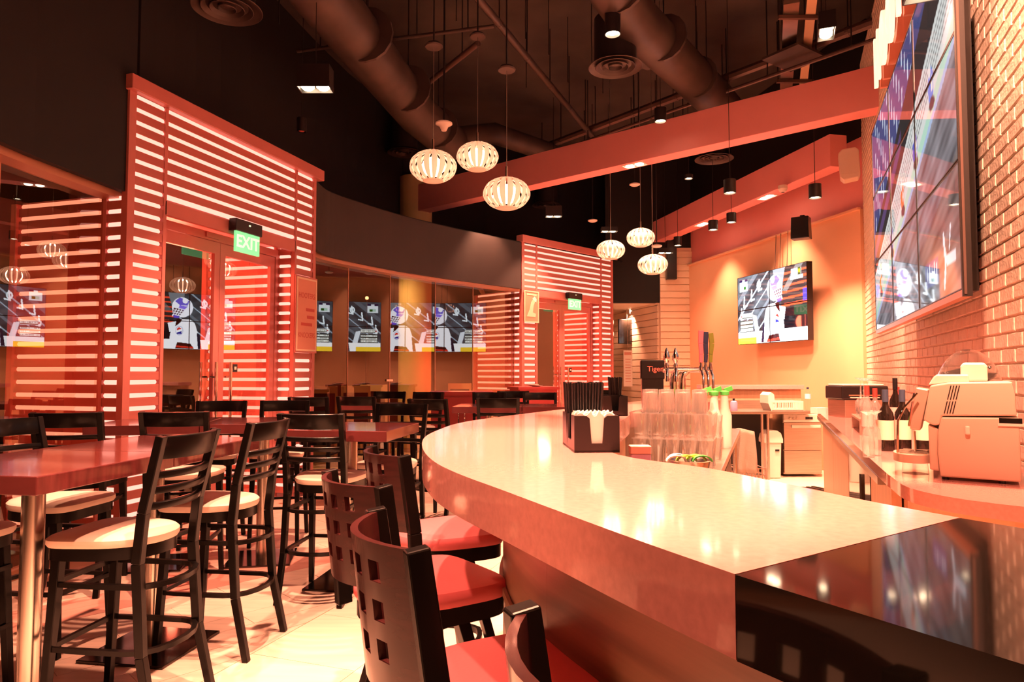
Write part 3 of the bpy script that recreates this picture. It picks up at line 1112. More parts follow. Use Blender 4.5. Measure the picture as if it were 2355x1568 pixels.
# screens face local -y; local x runs to the viewer's right
hp = Vector((3.917, 11.8))
hq = Vector((4.312, 9.92))
hd = (hq - hp).normalized()
tvw = 1.92
hock = video_wall('video_screen', 'four-panel hockey screen hung on the orange wall behind the bar', (hp.x, hp.y, 1.886), math.atan2(hd.y, hd.x), 2, 2, tvw / 2, 1.157 / 2, 0.09, hockey(), 'screen_hockey')
MB().bx(0.5, 1.4, 0.09, 0.235, 0.3, 0.8).build('wall_bracket', 'black_metal', hock)
for x in (0.92, 1.05, 1.24):
    MB().tube([(x, 0.13, 1.157), (x, 0.16, 1.74)], 0.006, 6).build('cable', 'pipe_dark', hock)

vp = Vector((3.14, 5.87))
rp = vp - BD * 3.16
race_w = video_wall('video_wall', 'nine-panel wall of screens showing a race on the white brick wall', (vp.x, vp.y, 1.776), WR_ROT, 3, 3, 3.16 / 3, 1.715 / 3, 0.032, race(), 'screen_race')
MB().bx(0.10, 2.70, 0.033, 0.16, 0.04, 1.69).build('mounting_frame', 'black_metal', race_w)
MB().bx(0.30, 2.25, 0.16, 0.272, 0.10, 1.60).build('wall_rail', 'black_metal', race_w)
MB().bx(0, 3.16, -0.004, 0.033, -0.03, 0.0).build('bottom_rail', 'head_trim', race_w)
MB().bx(3.16, 3.172, -0.004, 0.033, -0.03, 1.74).build('side_rail', 'black_metal', race_w)
MB().bx(3.172, 3.176, 0.002, 0.012, -0.02, 1.73).build('side_trim', 'pipe_dark', race_w)

# lit letters above the nine screens
t = thing('wall_sign', 'row of raised glowing white letters high on the brick wall above the screens', 'sign', wr(0, 0.2, 3.86), WR_ROT)
sx0 = (wr0 - (vp + Vector((0, 0)))).dot(BD) - 0.02
for i, ch in enumerate('HOOTERS'):
    x = sx0 + 0.16 + i * 0.40
    text_mesh('letter', ch, 0.60, 'sign_letter', t, 0.03, (x, -0.03, 0.21), (PI / 2, 0, 0), bold=0.006, sx=0.66)
    text_mesh('letter_return', ch, 0.60, 'sign_side', t, 0.10, (x, 0.05, 0.21), (PI / 2, 0, 0), bold=0.012, sx=0.68)
    MB().bx(x - 0.015, x + 0.015, 0.08, 0.19, 0.19, 0.22).build('standoff', 'black_metal', t)

# ================================================================== HIGH TABLES
TZ = 1.05


def make_table(label):
    o = thing('high_table', label, 'table', group='square red wood high tables')
    s = 0.372
    top = MB().bx(-s, s, -s, s, TZ - 0.068, TZ).build('table_top', 'table_wood', o, bevel=0.004)
    MB().lathe([(0.0, 0.012), (0.043, 0.012), (0.043, TZ - 0.075), (0.0, TZ - 0.075)], 20).build('pole', 'steel', o, smooth=True)
    MB().bx(-0.11, 0.11, -0.11, 0.11, TZ - 0.076, TZ - 0.068).build('mounting_plate', 'base_plate', o)
    MB().bx(-0.235, 0.235, -0.235, 0.235, 0.0, 0.014).build('base_plate', 'base_plate', o, bevel=0.003)
    return o


TA = math.radians(-9.5)          # rows run along the window wall
U = Vector((math.cos(TA), math.sin(TA)))
V = Vector((-math.sin(TA), math.cos(TA)))
tabs = [
    ((-1.985, 2.86), TA, 'red wood high table nearest the camera, cut off by the left edge of the picture'),
    ((-1.862, 3.595), TA, 'red wood high table pushed against the far side of the nearest one'),
    ((-2.64, 5.12), math.radians(11), 'left high table of the red pair just in front of the near vestibule doors'),
    ((-1.905, 5.262), math.radians(11), 'right high table of the red pair just in front of the near vestibule doors'),
    ((-1.10, 4.70), math.radians(-8), 'single red high table in the middle of the floor, left of the bar nose'),
    ((-0.25, 7.66), math.radians(-3), 'left high table of the red pair behind the bar nose'),
    ((0.50, 7.62), math.radians(-3), 'right high table of the red pair behind the bar nose, beyond the straw caddy'),
    ((-1.62, 8.02), math.radians(10), 'small-looking red high table close to the curved window wall'),
]
t0 = None
for (x, y), a, lab in tabs:
    if t0 is None:
        t0 = make_table(lab)
        t0.location = (x, y, 0)
        t0.rotation_euler = (0, 0, a)
    else:
        dup(t0, (x, y, 0), a, lab)


# ================================================================== LADDER-BACK HIGH CHAIRS (front is local +y)
def seat_outline(wf, wb, d, n=40):
    pts = []
    for i in range(n):
        a = 2 * PI * i / n
        c, s = math.cos(a), math.sin(a)
        e = 0.42 if s > 0 else 0.85
        x = math.copysign(abs(c) ** e, c)
        y = math.copysign(abs(s) ** (0.42 if s > 0 else 0.9), s)
        w = wb + (wf - wb) * (y + 1) / 2
        pts.append((x * w, y * d))
    return pts


def cushion(ol, z0, z1):
    """puffed seat pad from an outline"""
    n = len(ol)
    vs, fs = [], []
    rings = [(0.97, z0), (1.0, z0 + 0.012), (1.0, z0 + 0.03), (0.95, z1 - 0.010), (0.75, z1 - 0.002), (0.35, z1 + 0.004)]
    for k, z in rings:
        vs += [(x * k, y * k, z) for x, y in ol]
    for i in range(len(rings) - 1):
        for j in range(n):
            l = (j + 1) % n
            fs.append((i * n + j, i * n + l, (i + 1) * n + l, (i + 1) * n + j))
    fs.append(tuple(reversed(range(n))))
    fs.append(tuple((len(rings) - 1) * n + j for j in range(n)))
    return MB().add(vs, fs)


def bow(x, y, z, depth, n=9):
    """points of a rail bowed backwards between the posts at +-x"""
    return [(-x + 2 * x * i / (n - 1), y - depth * (1 - (2 * i / (n - 1) - 1) ** 2), z) for i in range(n)]


def make_ladder_chair(label):
    o = thing('high_chair', label, 'chair', group='black ladder-back high chairs with cream seats')
    ol = seat_outline(0.232, 0.185, 0.222)
    cushion(ol, 0.715, 0.765).build('seat', 'seat_cream', o, smooth=True)
    MB().prism([(x * 0.955, y * 0.955) for x, y in ol], 0.665, 0.716).build('seat_frame', 'chair_wood', o, smooth=True)
    for s in (-1, 1):
        pts = [(s * 0.200, -0.300, 0.0), (s * 0.192, -0.232, 0.30), (s * 0.187, -0.205, 0.66), (s * 0.188, -0.225, 0.86), (s * 0.196, -0.300, 1.165)]
        m_ = MB()
        ws = [0.030, 0.036, 0.040, 0.038, 0.034]
        for i in range(4):
            m_.rod(pts[i], pts[i + 1], 0.034, ws[i], 0.034, ws[i + 1])
        m_.build('back_post', 'chair_wood', o, bevel=0.003)
        MB().rod((s * 0.188, 0.190, 0.0), (s * 0.172, 0.150, 0.69), 0.030, 0.030, 0.040, 0.040).build('front_leg', 'chair_wood', o, bevel=0.003)
    for z, h, y, dp, nm in ((1.118, 0.094, -0.288, 0.060, 'top_rail'), (1.008, 0.028, -0.261, 0.056, 'back_slat'),
                            (0.946, 0.028, -0.246, 0.054, 'back_slat'), (0.882, 0.028, -0.230, 0.052, 'back_slat')):
        MB().sweep(bow(0.186, y, z, dp), 0.022, h, up=(0, -0.22, 1)).build(nm, 'chair_wood', o, smooth=True, bevel=0.004)

    def hoop(z, k):
        pts = [(-0.186 * k, 0.180, z), (0.186 * k, 0.180, z), (0.190 * k, 0.0, z), (0.188 * k, -0.16, z)]
        for i in range(9):
            a = PI * i / 8
            pts.append((0.188 * k * math.cos(a), -0.17 - 0.125 * math.sin(a), z))
        pts.append((-0.190 * k, 0.0, z))
        return MB().sweep(pts, 0.022, 0.020, closed=True)

    hoop(0.31, 1.0).build('foot_ring', 'chair_wood', o, smooth=True)
    hoop(0.565, 0.97).build('stretcher_ring', 'chair_wood', o, smooth=True)
    return o


def face(dx, dy):
    return math.atan2(dy, dx) - PI / 2


CREAM = 'black ladder-back chair '
chairs = [
    ((-1.665, 2.955), face(-0.99, 0.12), CREAM + 'nearest the camera, its back turned to the bar'),
    ((-1.575, 3.655), face(-0.99, 0.13), CREAM + 'right behind the nearest chair, at the same joined tables'),
    ((-1.20, 4.50), face(0.12, 0.99), CREAM + 'tucked under the single middle table, back to the camera'),
    ((-2.42, 3.66), face(0.99, -0.13), CREAM + 'on the window side of the nearest tables, seat under the top'),
    ((-2.42, 2.90), face(0.99, -0.13), CREAM + 'in the lower left corner, only a seat corner and leg showing'),
    ((-2.86, 4.62), face(-0.16, 0.98), CREAM + 'left of two backs silhouetted before the glowing slats'),
    ((-2.22, 4.70), face(-0.16, 0.98), CREAM + 'right of two dark backs on the near side of the vestibule tables'),
    ((-2.50, 5.72), face(0.16, -0.98), CREAM + 'facing us before the door handles of the near vestibule'),
    ((-1.97, 5.80), face(0.16, -0.98), CREAM + 'facing us before the right glass door of the near vestibule'),
    ((-2.05, 7.28), face(0.10, 0.99), CREAM + 'beside the right column of the near vestibule, by the small window table'),
    ((-1.58, 7.42), face(0.15, 0.99), CREAM + 'with its back to us between the middle table and the window table'),
    ((-0.92, 5.18), face(-0.14, -0.99), CREAM + 'on the far side of the single middle table, facing the camera'),
    ((-0.68, 6.72), face(0.40, 0.92), CREAM + 'just left of the bar nose, in front of the red cabinet'),
    ((-1.62, 8.62), face(-0.1, -0.99), CREAM + 'beyond the small window table, half hidden by other backs'),
    ((-1.15, 8.42), face(-0.3, -0.95), CREAM + 'before the round outdoor column, left of the red cabinet'),
    ((-0.27, 8.28), face(0.05, -0.99), CREAM + 'across the pair behind the bar nose, left one'),
    ((-0.13, 6.98), face(0.02, 0.99), CREAM + 'with its back to us at the pair behind the bar nose'),
    ((0.03, 8.78), face(0.05, -0.99), CREAM + 'behind the pair beyond the bar nose, below the far glowing slats'),
    ((0.36, 8.22), face(0.05, -0.99), CREAM + 'across the pair behind the bar nose, right one by the straws'),
    ((1.20, 9.40), face(0.05, -0.99), CREAM + 'small in the distance between the two straw caddies'),
]
c0 = None
for (x, y), a, lab in chairs:
    if c0 is None:
        c0 = make_ladder_chair(lab)
        c0.location = (x, y, 0)
        c0.rotation_euler = (0, 0, a)
    else:
        dup(c0, (x, y, 0), a, lab)


# ================================================================== BAR STOOLS WITH PIERCED BACKS (front is local +y)
def pierced_back(w, z0, z1, dp, th):
    """bowed plywood back with 4 x 3 square holes cut through"""
    ys = lambda x: -0.205 - dp * (1 - (x / w) ** 2)
    xs = [-w, -w * .8, -w * .62]
    hole_c, hole_r = [], []
    x = -w * .62
    step, hs = w * 1.24 / 7, 0
    for i in range(7):
        x += step
        xs.append(x)
    xs += [w * .8, w]
    zs = [z0, z0 + (z1 - z0) * .22, z0 + (z1 - z0) * .36, z0 + (z1 - z0) * .48, z0 + (z1 - z0) * .62, z0 + (z1 - z0) * .74, z0 + (z1 - z0) * .88, z1]
    nx, nz = len(xs), len(zs)
    holes = {(2 + 2 * i, 1 + 2 * j) for i in range(4) for j in range(3)}
    vs = []
    for side in (0, 1):
        for zz in zs:
            for xx in xs:
                lean = (zz - z0) * -0.12
                vs.append((xx, ys(xx) + lean - (th if side else 0), zz))
    N = nx * nz
    fs = []
    solid = {(i, j) for i in range(nx - 1) for j in range(nz - 1)} - holes
    for i, j in solid:
        a, b, c, d = j * nx + i, j * nx + i + 1, (j + 1) * nx + i + 1, (j + 1) * nx + i
        fs += [(a, b, c, d), (N + d, N + c, N + b, N + a)]
        for (e, f), nb in (((a, b), (i, j - 1)), ((b, c), (i + 1, j)), ((c, d), (i, j + 1)), ((d, a), (i - 1, j))):
            if nb not in solid:
                fs.append((f, e, N + e, N + f))
    return MB().add(vs, fs)


def make_stool(label):
    o = thing('bar_stool', label, 'stool', group='dark bar stools with red seats and pierced backs')
    ol = seat_outline(0.230, 0.19, 0.222)
    cushion(ol, 0.715, 0.77).build('seat', 'seat_red', o, smooth=True)
    MB().prism([(x * 0.95, y * 0.95) for x, y in ol], 0.66, 0.716).build('seat_frame', 'chair_wood', o, smooth=True)
    MB().lathe([(0.0, 0.615), (0.10, 0.615), (0.11, 0.66), (0.0, 0.66)], 20).build('swivel_plate', 'black_metal', o, smooth=True)
    pierced_back(0.185, 0.80, 1.095, 0.075, 0.016).build('backrest', 'stool_wood', o, smooth=True)
    for s in (-1, 1):
        m_ = MB().rod((s * 0.196, -0.190, 0.66), (s * 0.196, -0.200, 0.80), 0.034, 0.050).rod((s * 0.196, -0.200, 0.80), (s * 0.196, -0.245, 1.10), 0.034, 0.050, 0.034, 0.046)
        m_.build('back_post', 'chair_wood', o, bevel=0.004)
    for sx in (-1, 1):
        for sy in (-1, 1):
            MB().rod((sx * 0.225, sy * 0.225, 0.0), (sx * 0.085, sy * 0.085, 0.63), 0.032, 0.032, 0.042, 0.042).build('leg', 'chair_wood', o, bevel=0.003)
    k = 0.158
    ring = [(k * 1.12 * math.cos(a) * (abs(math.cos(a)) + abs(math.sin(a))) ** -.25, k * 1.12 * math.sin(a) * (abs(math.cos(a)) + abs(math.sin(a))) ** -.25, 0.30) for a in [2 * PI * i / 28 for i in range(28)]]
    MB().sweep(ring, 0.020, 0.026, closed=True).build('foot_ring', 'chair_wood', o, smooth=True)
    return o


RED = 'red-seated bar stool '
stools = [
    ((-0.30, 2.93), face(0.87, 0.50), RED + 'farthest along the bar, half hidden by its nose'),
    ((-0.285, 2.245), face(0.80, 0.60), RED + 'second from the bar nose, in the middle of the row'),
    ((-0.020, 1.530), face(0.93, 0.376), RED + 'third from the bar nose, its rounded back showing edge on'),
    ((0.315, 0.865), face(0.92, 0.39), RED + 'closest to the camera, only back post and rail showing'),
]
s0 = None
for (x, y), a, lab in stools:
    if s0 is None:
        s0 = make_stool(lab)
        s0.location = (x, y, 0)
        s0.rotation_euler = (0, 0, a)
    else:
        dup(s0, (x, y, 0), a, lab)

# ================================================================== RED CABINET AND HOST STAND IN THE DISTANCE
t = thing('service_cabinet', 'low red service cabinet with steel door handles beyond the tables', 'cabinet', (-0.68, 9.25, 0), math.radians(4))
MB().bx(-0.40, 0.40, -0.24, 0.24, 0.05, 1.12).build('carcass', 'cabinet_red', t)
MB().bx(-0.42, 0.42, -0.26, 0.26, 1.12, 1.16).build('cabinet_top', 'cabinet_red', t)
for s in (-1, 1):
    d = MB().bx(s * 0.20 - 0.195, s * 0.20 + 0.195, -0.26, -0.241, 0.08, 1.09).build('door', 'cabinet_red', t)
    MB().tube([(s * 0.04, -0.262, 0.72), (s * 0.04, -0.29, 0.75), (s * 0.04, -0.29, 0.88), (s * 0.04, -0.262, 0.91)], 0.008, 8).build('handle', 'chrome', d, smooth=True)
t = thing('host_stand', 'plain red host stand in front of the far vestibule', 'stand', (0.32, 10.35, 0), math.radians(20))
MB().bx(-0.30, 0.30, -0.22, 0.22, 0.0, 1.16).build('stand_body', 'cabinet_red', t)
MB().bx(-0.33, 0.33, -0.25, 0.25, 1.16, 1.20).build('stand_top', 'cabinet_red', t)
for i, (x, y) in enumerate(((0.36, 10.28), (0.30, 10.30))):
    tag(MB().lathe([(0.0, 0.0), (0.05, 0.0), (0.10, 0.012), (0.105, 0.016), (0.0, 0.010)], 24).build('plate', 'white_plastic', loc=(x, y, 1.201 + i * 0.017), smooth=True),
        ('upper' if i else 'lower') + ' white plate of the two stacked on the red host stand', 'plate', 'stacked plates')

# ================================================================== OUTSIDE THE GLASS
t = thing('round_column', 'thick round pale column standing outside the curved glass', 'column', (-1.78, 12.5, 0))
MB().lathe([(0.0, -0.13), (0.30, -0.13), (0.30, 5.0), (0.0, 5.0)], 40).build('shaft', 'column_paint', t, smooth=True)
MB().lathe([(0.30, -0.13), (0.32, -0.13), (0.32, 0.05), (0.30, 0.06)], 40).build('foot_band', 'steel_brushed', t, smooth=True)


def make_outdoor_chair(label):
    o = thing('outdoor_chair', label, 'chair', group='pale outdoor chairs beyond the glass')
    MB().bx(-0.22, 0.22, -0.20, 0.22, 0.42, 0.46).build('seat', 'pale_outdoor', o)
    for s in (-1, 1):
        MB().rod((s * 0.21, -0.21, 0), (s * 0.21, -0.27, 0.98), 0.035, 0.04).build('back_post', 'pale_outdoor', o)
        MB().rod((s * 0.20, 0.20, 0), (s * 0.20, 0.20, 0.43), 0.035, 0.035).build('front_leg', 'pale_outdoor', o)
    MB().bx(-0.20, 0.20, -0.285, -0.25, 0.90, 0.98).build('top_rail', 'pale_outdoor', o)
    MB().bx(-0.19, 0.19, -0.262, -0.245, 0.56, 0.90).build('back_panel', 'black_metal', o)
    return o


oc = None
for (x, y), a, lab in (((-2.95, 10.7), 0.2, 'pale outdoor chair just past the near vestibule, outside the glass'),
                       ((-2.50, 11.1), 0.1, 'pale outdoor chair second from the near vestibule, outside the glass'),
                       ((-2.35, 11.9), 0.0, 'pale outdoor chair left of the round column, farther out'),
                       ((-0.95, 13.4), -0.2, 'pale outdoor chair right of the round column'),
                       ((-4.55, 8.25), 0.4, 'pale outdoor chair seen through the left glass door leaf')):
    if oc is None:
        oc = make_outdoor_chair(lab)
        oc.location = (x, y, -0.13)
        oc.rotation_euler = (0, 0, a)
        oc.scale = (1, 1, 1.36)
    else:
        dup(oc, (x, y, -0.13), a, lab)
t = thing('outdoor_table', 'white square outdoor table seen through the glass right of the column', 'table', (-1.15, 14.0, -0.13), 0.2)
MB().bx(-0.5, 0.5, -0.4, 0.4, 1.08, 1.13).build('table_top', 'pale_outdoor', t)
for sx in (-1, 1):
    for sy in (-1, 1):
        MB().bx(sx * 0.45 - 0.04, sx * 0.45 + 0.04, sy * 0.35 - 0.04, sy * 0.35 + 0.04, 0, 1.08).build('leg', 'pale_outdoor', t)
tag(MB().lathe([(0.0, 0.0), (0.04, 0.0), (0.045, 0.05), (0.03, 0.09), (0.0, 0.10)], 16).build('table_lantern', 'bulb_red', loc=(-0.95, 14.0, 1.0), smooth=True),
    'small red lantern glowing on the white outdoor table', 'lantern')
t = thing('canopy_frame', 'outdoor canopy post with V braces right of the round column', 'canopy frame', (-0.35, 13.4, -0.13))
MB().tube([(0, 0, 0), (0, 0, 2.75)], 0.05, 12).build('post', 'pale_outdoor', t, smooth=True)
for q_ in (-0.5, 0.5):
    MB().tube([(0, 0, 2.70), (q_, 0, 3.6)], 0.045, 10).build('brace', 'pale_outdoor', t, smooth=True)
for x, y, z, lab in ((-3.2, 15.0, 3.05, 'street light on a pole above the outdoor chairs'), (-0.75, 17.5, 1.25, 'low path light beyond the outdoor table'), (-6.2, 8.5, 2.8, 'street light on a pole far out at the left edge')):
    t = thing('street_light', lab, 'light', (x, y, -0.13))
    MB().tube([(0, 0, 0), (0, 0, z + 0.10)], 0.02, 8).build('pole', 'pipe_dark', t, smooth=True)
    MB().lathe([(0.0, -0.04), (0.03, -0.03), (0.04, 0.0), (0.03, 0.03), (0.0, 0.04)], 12, (0, 0, z + 0.13)).build('lamp_head', 'tiny_light', t, smooth=True)
spot('column_fill', (-2.35, 11.2, 3.4), (-1.8, 12.4, 1.6), 150, 90, 0.8, (1.0, 0.72, 0.34))  # added spot without a fixture, brightens the column
spot('patio_fill', (-3.0, 10.6, 2.75), (-2.6, 11.2, 0.5), 130, 110, 0.8, (1.0, 0.55, 0.26))  # added fills without fixtures, brighten the outdoor chairs and table
spot('patio_fill', (-1.0, 13.2, 2.9), (-1.05, 13.8, 0.5), 130, 110, 0.8, (1.0, 0.55, 0.26))
spot('patio_fill', (-4.4, 7.8, 2.75), (-4.5, 8.2, 0.5), 90, 110, 0.8, (1.0, 0.55, 0.26))
point('street_glow', (-4.5, 13.5, 3.6), 40, (1.0, 0.62, 0.22), 0.3)
point('street_glow', (-7.0, 6.0, 3.6), 40, (1.0, 0.55, 0.20), 0.3)

# ================================================================== THE BAR
BZ = 1.20
outer = smooth_curve([(0.243, 0.755), (0.165, 0.905), (0.075, 1.090), (-0.017, 1.284), (-0.122, 1.504), (-0.199, 1.717), (-0.261, 2.002), (-0.295, 2.322),
                      (-0.280, 2.618), (-0.231, 2.950), (-0.105, 3.284), (0.245, 3.956), (0.72, 4.78), (1.15, 5.50)], 4)
inner = smooth_curve([(1.60, 5.28), (1.22, 4.66), (0.86, 4.20), (0.67, 3.85), (0.60, 3.50), (0.50, 3.12), (0.37, 2.70), (0.27, 2.25), (0.282, 1.834), (0.444, 1.585), (0.515, 1.424), (0.607, 1.184), (0.677, 1.044)], 4)
bar = thing('bar_counter', 'long curved bar with a glossy pale stone top and wood front sweeping across the foreground', 'bar counter', (0, 0, 0))
MB().prism(outer + inner, BZ - 0.092, BZ).build('stone_top', 'bar_stone', bar, smooth=True)
dark = [(0.243, 0.752), (0.677, 1.041), (0.96, 0.60), (1.10, 0.05), (0.75, -0.10), (0.56, 0.25), (0.387, 0.522)]
MB().prism(dark[::-1], BZ - 0.092, BZ).build('dark_stone_end', 'bar_dark', bar)


def offset(pts, k):
    out = []
    for i, p in enumerate(pts):
        a, b = Vector(pts[max(i - 1, 0)]), Vector(pts[min(i + 1, len(pts) - 1)])
        d = (b - a).normalized()
        out.append((p[0] + d.y * k, p[1] - d.x * k))
    return out


die = offset(outer, 0.28)
q = 6
for i in range(0, len(die) - 1, q):
    seg = die[i:min(i + q + 1, len(die))]
    if len(seg) > 1:
        MB().strip_wall(seg, 0.03, 0.10, BZ - 0.095).build('front_panel', 'bar_wood', bar, smooth=True)
kick = offset(outer, 0.31)
MB().strip_wall(kick, 0.03, 0.0, 0.10).build('kick_plate', 'black_metal', bar, smooth=True)
MB().strip_wall(offset(outer, 0.258), 0.012, 0.72, 0.745).build('moulding', 'bar_wood', bar, smooth=True)
MB().strip_wall(offset(outer, 0.252), 0.02, BZ - 0.150, BZ - 0.094).build('apron', 'bar_wood', bar, smooth=True)
ddie = [(0.40, 0.80), (0.54, 0.56), (0.71, 0.30), (0.85, 0.05)]
MB().strip_wall(ddie, 0.03, 0.0, BZ - 0.095).build('end_panel', 'bar_dark', bar)
MB().strip_wall([(0.25, 2.25), (0.262, 1.85), (0.42, 1.61), (0.58, 1.2), (0.64, 1.06)], 0.02, 0.0, BZ - 0.095).build('back_panel', 'counter_wood', bar)
MB().strip_wall([(1.55, 5.28), (1.18, 4.68), (0.82, 4.22), (0.63, 3.87), (0.565, 3.52), (0.47, 3.15), (0.34, 2.72), (0.255, 2.30)], 0.02, 0.0, BZ - 0.095).build('back_panel', 'counter_wood', bar)


# ---- caddies with napkins and straws
def caddy(label, x, y, z, rz, k=1.0):
    t = thing('bar_caddy', label, 'caddy', (x, y, z), rz)
    w, d, h, e = 0.125 * k, 0.235 * k, 0.100 * k, 0.005
    MB().bx(0, w, 0, d, 0, 0.006).build('base', 'black_plastic', t)
    fl_ = [(0, 0), (w, 0), (w, h), (w * .73, h), (w * .66, h * .93), (w * .62, h * .25), (w * .38, h * .25), (w * .34, h * .93), (w * .27, h), (0, h)]
    MB().prism_y(fl_, 0, e).build('front_wall', 'black_plastic', t)
    MB().bx(0, w, d - e, d, 0, h).build('back_wall', 'black_plastic', t)
    MB().bx(0, w, d * .58, d * .58 + e, 0, h).build('divider', 'black_plastic', t)
    MB().bx(w - e, w, e, d - e, 0, h).build('side_wall', 'black_plastic', t)
    sw = MB().bx(0, e, e, d * .25, 0, h).bx(0, e, d * .5, d - e, 0, h).bx(0, e, d * .25, d * .5, 0, h * .3)
    sw.build('side_wall', 'black_plastic', t)
    return t


caddy('black plastic bar caddy with white napkins and straws on the pale bar top', 0.170, 1.872, BZ, 0.06)
c2 = caddy('smaller-looking dark caddy farther down the bar behind the first one', 0.455, 3.43, BZ, 0.0)


def straw_bundle(n, cx, cy, w, d, z0, h, lab, grp):
    me = MB().tube([(0, 0, 0), (0, 0, h)], 0.0034, 7).mesh('straw', 'black_plastic')
    k = 0
    r = random.Random(5)
    for i in range(n):
        a = i / (n - 1) - 0.5
        b = ((i * 7) % 5) / 4 - 0.5
        o = bpy.data.objects.new('drinking_straw', me)
        COL.objects.link(o)
        o.location = (cx + a * w, cy + b * d, z0)
        o.rotation_euler = (-b * 0.08 + r.uniform(-.012, .012), a * 0.10 + r.uniform(-.012, .012), 0)
        o.scale = (1, 1, r.uniform(0.985, 1.015))
        tag(o, lab, 'straw', grp)


straw_bundle(64, 0.212, 2.046, 0.094, 0.066, BZ + 0.008, 0.180, 'thin black drinking straw in the bundle standing behind the white napkins', 'black straws in the near caddy')
straw_bundle(22, 0.540, 3.60, 0.050, 0.05, BZ + 0.008, 0.185, 'thin black drinking straw in the bundle of the farther caddy', 'black straws in the far caddy')
# napkins: a pile of folded sheets with a wavy upper edge
t = thing('napkin_stack', 'thick stack of white paper napkins standing in the black caddy', 'napkins', (0.170, 1.872, BZ), 0.06)
for i in range(12):
    y = 0.010 + i * 0.0095
    n = 14
    top = [(0.010 + 0.105 * j / n, 0.104 + 0.006 * math.sin(j * 1.7 + i) + 0.003 * math.sin(j * 4.1 + 2 * i)) for j in range(n + 1)]
    MB().prism_y([(0.010, 0.007), (0.115, 0.007)] + top[::-1], y, y + 0.007).build('napkin', 'napkin', t)

# ---- steel work bench behind the bar (s along, t towards the guests)
SD = Vector((0.349, 0.937)).normalized()
SN = Vector((-SD.y, SD.x))
S0 = Vector((1.0, 3.35))


def sb(s, t, z=0.9):
    p = S0 + SD * s + SN * t
    return (p.x, p.y, z)


SROT = math.atan2(SD.y, SD.x)
bench = thing('work_bench', 'long stainless steel work bench full of glasses behind the bar', 'bench', (S0.x, S0.y, 0), SROT)
MB().bx(-0.40, 3.15, 0.0, 0.46, 0.855, 0.90).build('bench_top', 'steel_brushed', bench, bevel=0.004)
MB().bx(-0.40, 3.15, 0.04, 0.44, 0.22, 0.25).build('lower_shelf', 'steel_brushed', bench)
for s in (-0.34, 0.7, 1.9, 3.08):
    for tt in (0.05, 0.41):
        MB().tube([(s, tt, 0), (s, tt, 0.855)], 0.018, 10).build('leg', 'steel', bench, smooth=True)
MB().bx(0.95, 1.75, 0.02, 0.40, 0.25, 0.80).build('ice_well', 'black_metal', bench)


def tumbler(h, rb, rt, waist=0.0, wall=0.0025):
    prof = [(0.0, 0.0), (rb, 0.0)]
    n = 7
    for i in range(1, n + 1):
        f = i / n
        prof.append((rb + (rt - rb) * f - waist * math.sin(PI * min(1, f * 1.15)) * (1 - f * .4), h * f))
    for i in range(n, 0, -1):
        f = i / n
        prof.append((rb + (rt - rb) * f - waist * math.sin(PI * min(1, f * 1.15)) * (1 - f * .4) - wall, max(h * f, 0.012)))
    prof.append((0.0, 0.012))
    return MB().lathe(prof, 18).mesh('tumbler', 'tumbler_glass', smooth=True)


beer = tumbler(0.155, 0.030, 0.038, 0.006)
tum = tumbler(0.130, 0.032, 0.042)
hi = tumbler(0.125, 0.036, 0.041)
layers = [(beer, 0.0, 5, 3, 0.30, 'beer glass in the bottom layer of the glass pile on the steel bench', False),
          (tum, 0.160, 5, 3, 0.33, 'plain tumbler in the middle layer of the glass pile on the steel bench', False),
          (hi, 0.296, 4, 2, 0.36, 'upturned tumbler in the top layer of the glass pile on the steel bench', True)]
for me, dz, nx, ns, s0_, lab, flip in layers:
    for i in range(nx):
        for j in range(ns):
            p = sb(s0_ + j * 0.092, 0.070 + i * 0.090 + (5 - nx) * 0.045, 0.902 + dz)
            o = bpy.data.objects.new('drinking_glass', me)
            COL.objects.link(o)
            o.location = p
            if flip:
                o.location = (p[0], p[1], p[2] + 0.125)
                o.rotation_euler = (PI, 0, 0)
            tag(o, lab, 'glass', 'glasses piled behind the bar')
for k, dz in ((0, 0.158), (1, 0.2935)):
    tr = thing('glass_tray', ('lower' if k == 0 else 'upper') + ' clear tray between layers of the glass pile', 'tray', sb(0.40 + 0.02 * k, 0.25, 0.902 + dz - 0.0025), SROT)
    MB().bx(-0.15, 0.16, -0.215, 0.215, 0, 0.0025).build('tray_sheet', 'thin_plastic', tr)
for i in range(2):
    for j in range(2):
        o = share('drinking_glass', tum, None, sb(0.72 + i * 0.09, 0.06 + j * 0.1, 0.902))
        tag(o, 'tumbler in the short row between the glass pile and the green-capped bottles, lower', 'glass', 'glasses piled behind the bar')
        o = share('drinking_glass', tum, None, sb(0.72 + i * 0.09, 0.06 + j * 0.1, 1.034))
        tag(o, 'tumbler in the short row between the glass pile and the green-capped bottles, upper', 'glass', 'glasses piled behind the bar')

juice = thing('juice_bottle', 'left of three white pouring bottles with green caps behind the glasses', 'bottle', (1.285, 4.60, 0.90), 0, 'green-capped pouring bottles')
MB().lathe([(0, 0), (0.042, 0), (0.046, 0.02), (0.046, 0.22), (0.030, 0.27), (0.024, 0.36), (0, 0.36)], 18).build('body', 'white_plastic', juice, smooth=True)
MB().lathe([(0.028, 0.36), (0.032, 0.365), (0.032, 0.385), (0.012, 0.395), (0, 0.395)], 18).rod((0, 0, 0.39), (0.055, 0, 0.41), 0.03, 0.018).build('cap', 'cap_green', juice, smooth=True)
dup(juice, (1.375, 4.66, 0.90), 0.3, 'middle one of three white pouring bottles with green caps behind the glasses')
dup(juice, (1.465, 4.72, 0.90), 0.1, 'right of three white pouring bottles with green caps behind the glasses')
sh = thing('cocktail_shaker', 'steel cocktail shaker with a black cap among the glasses by the taps', 'shaker', sb(1.02, 0.16, 0.902))
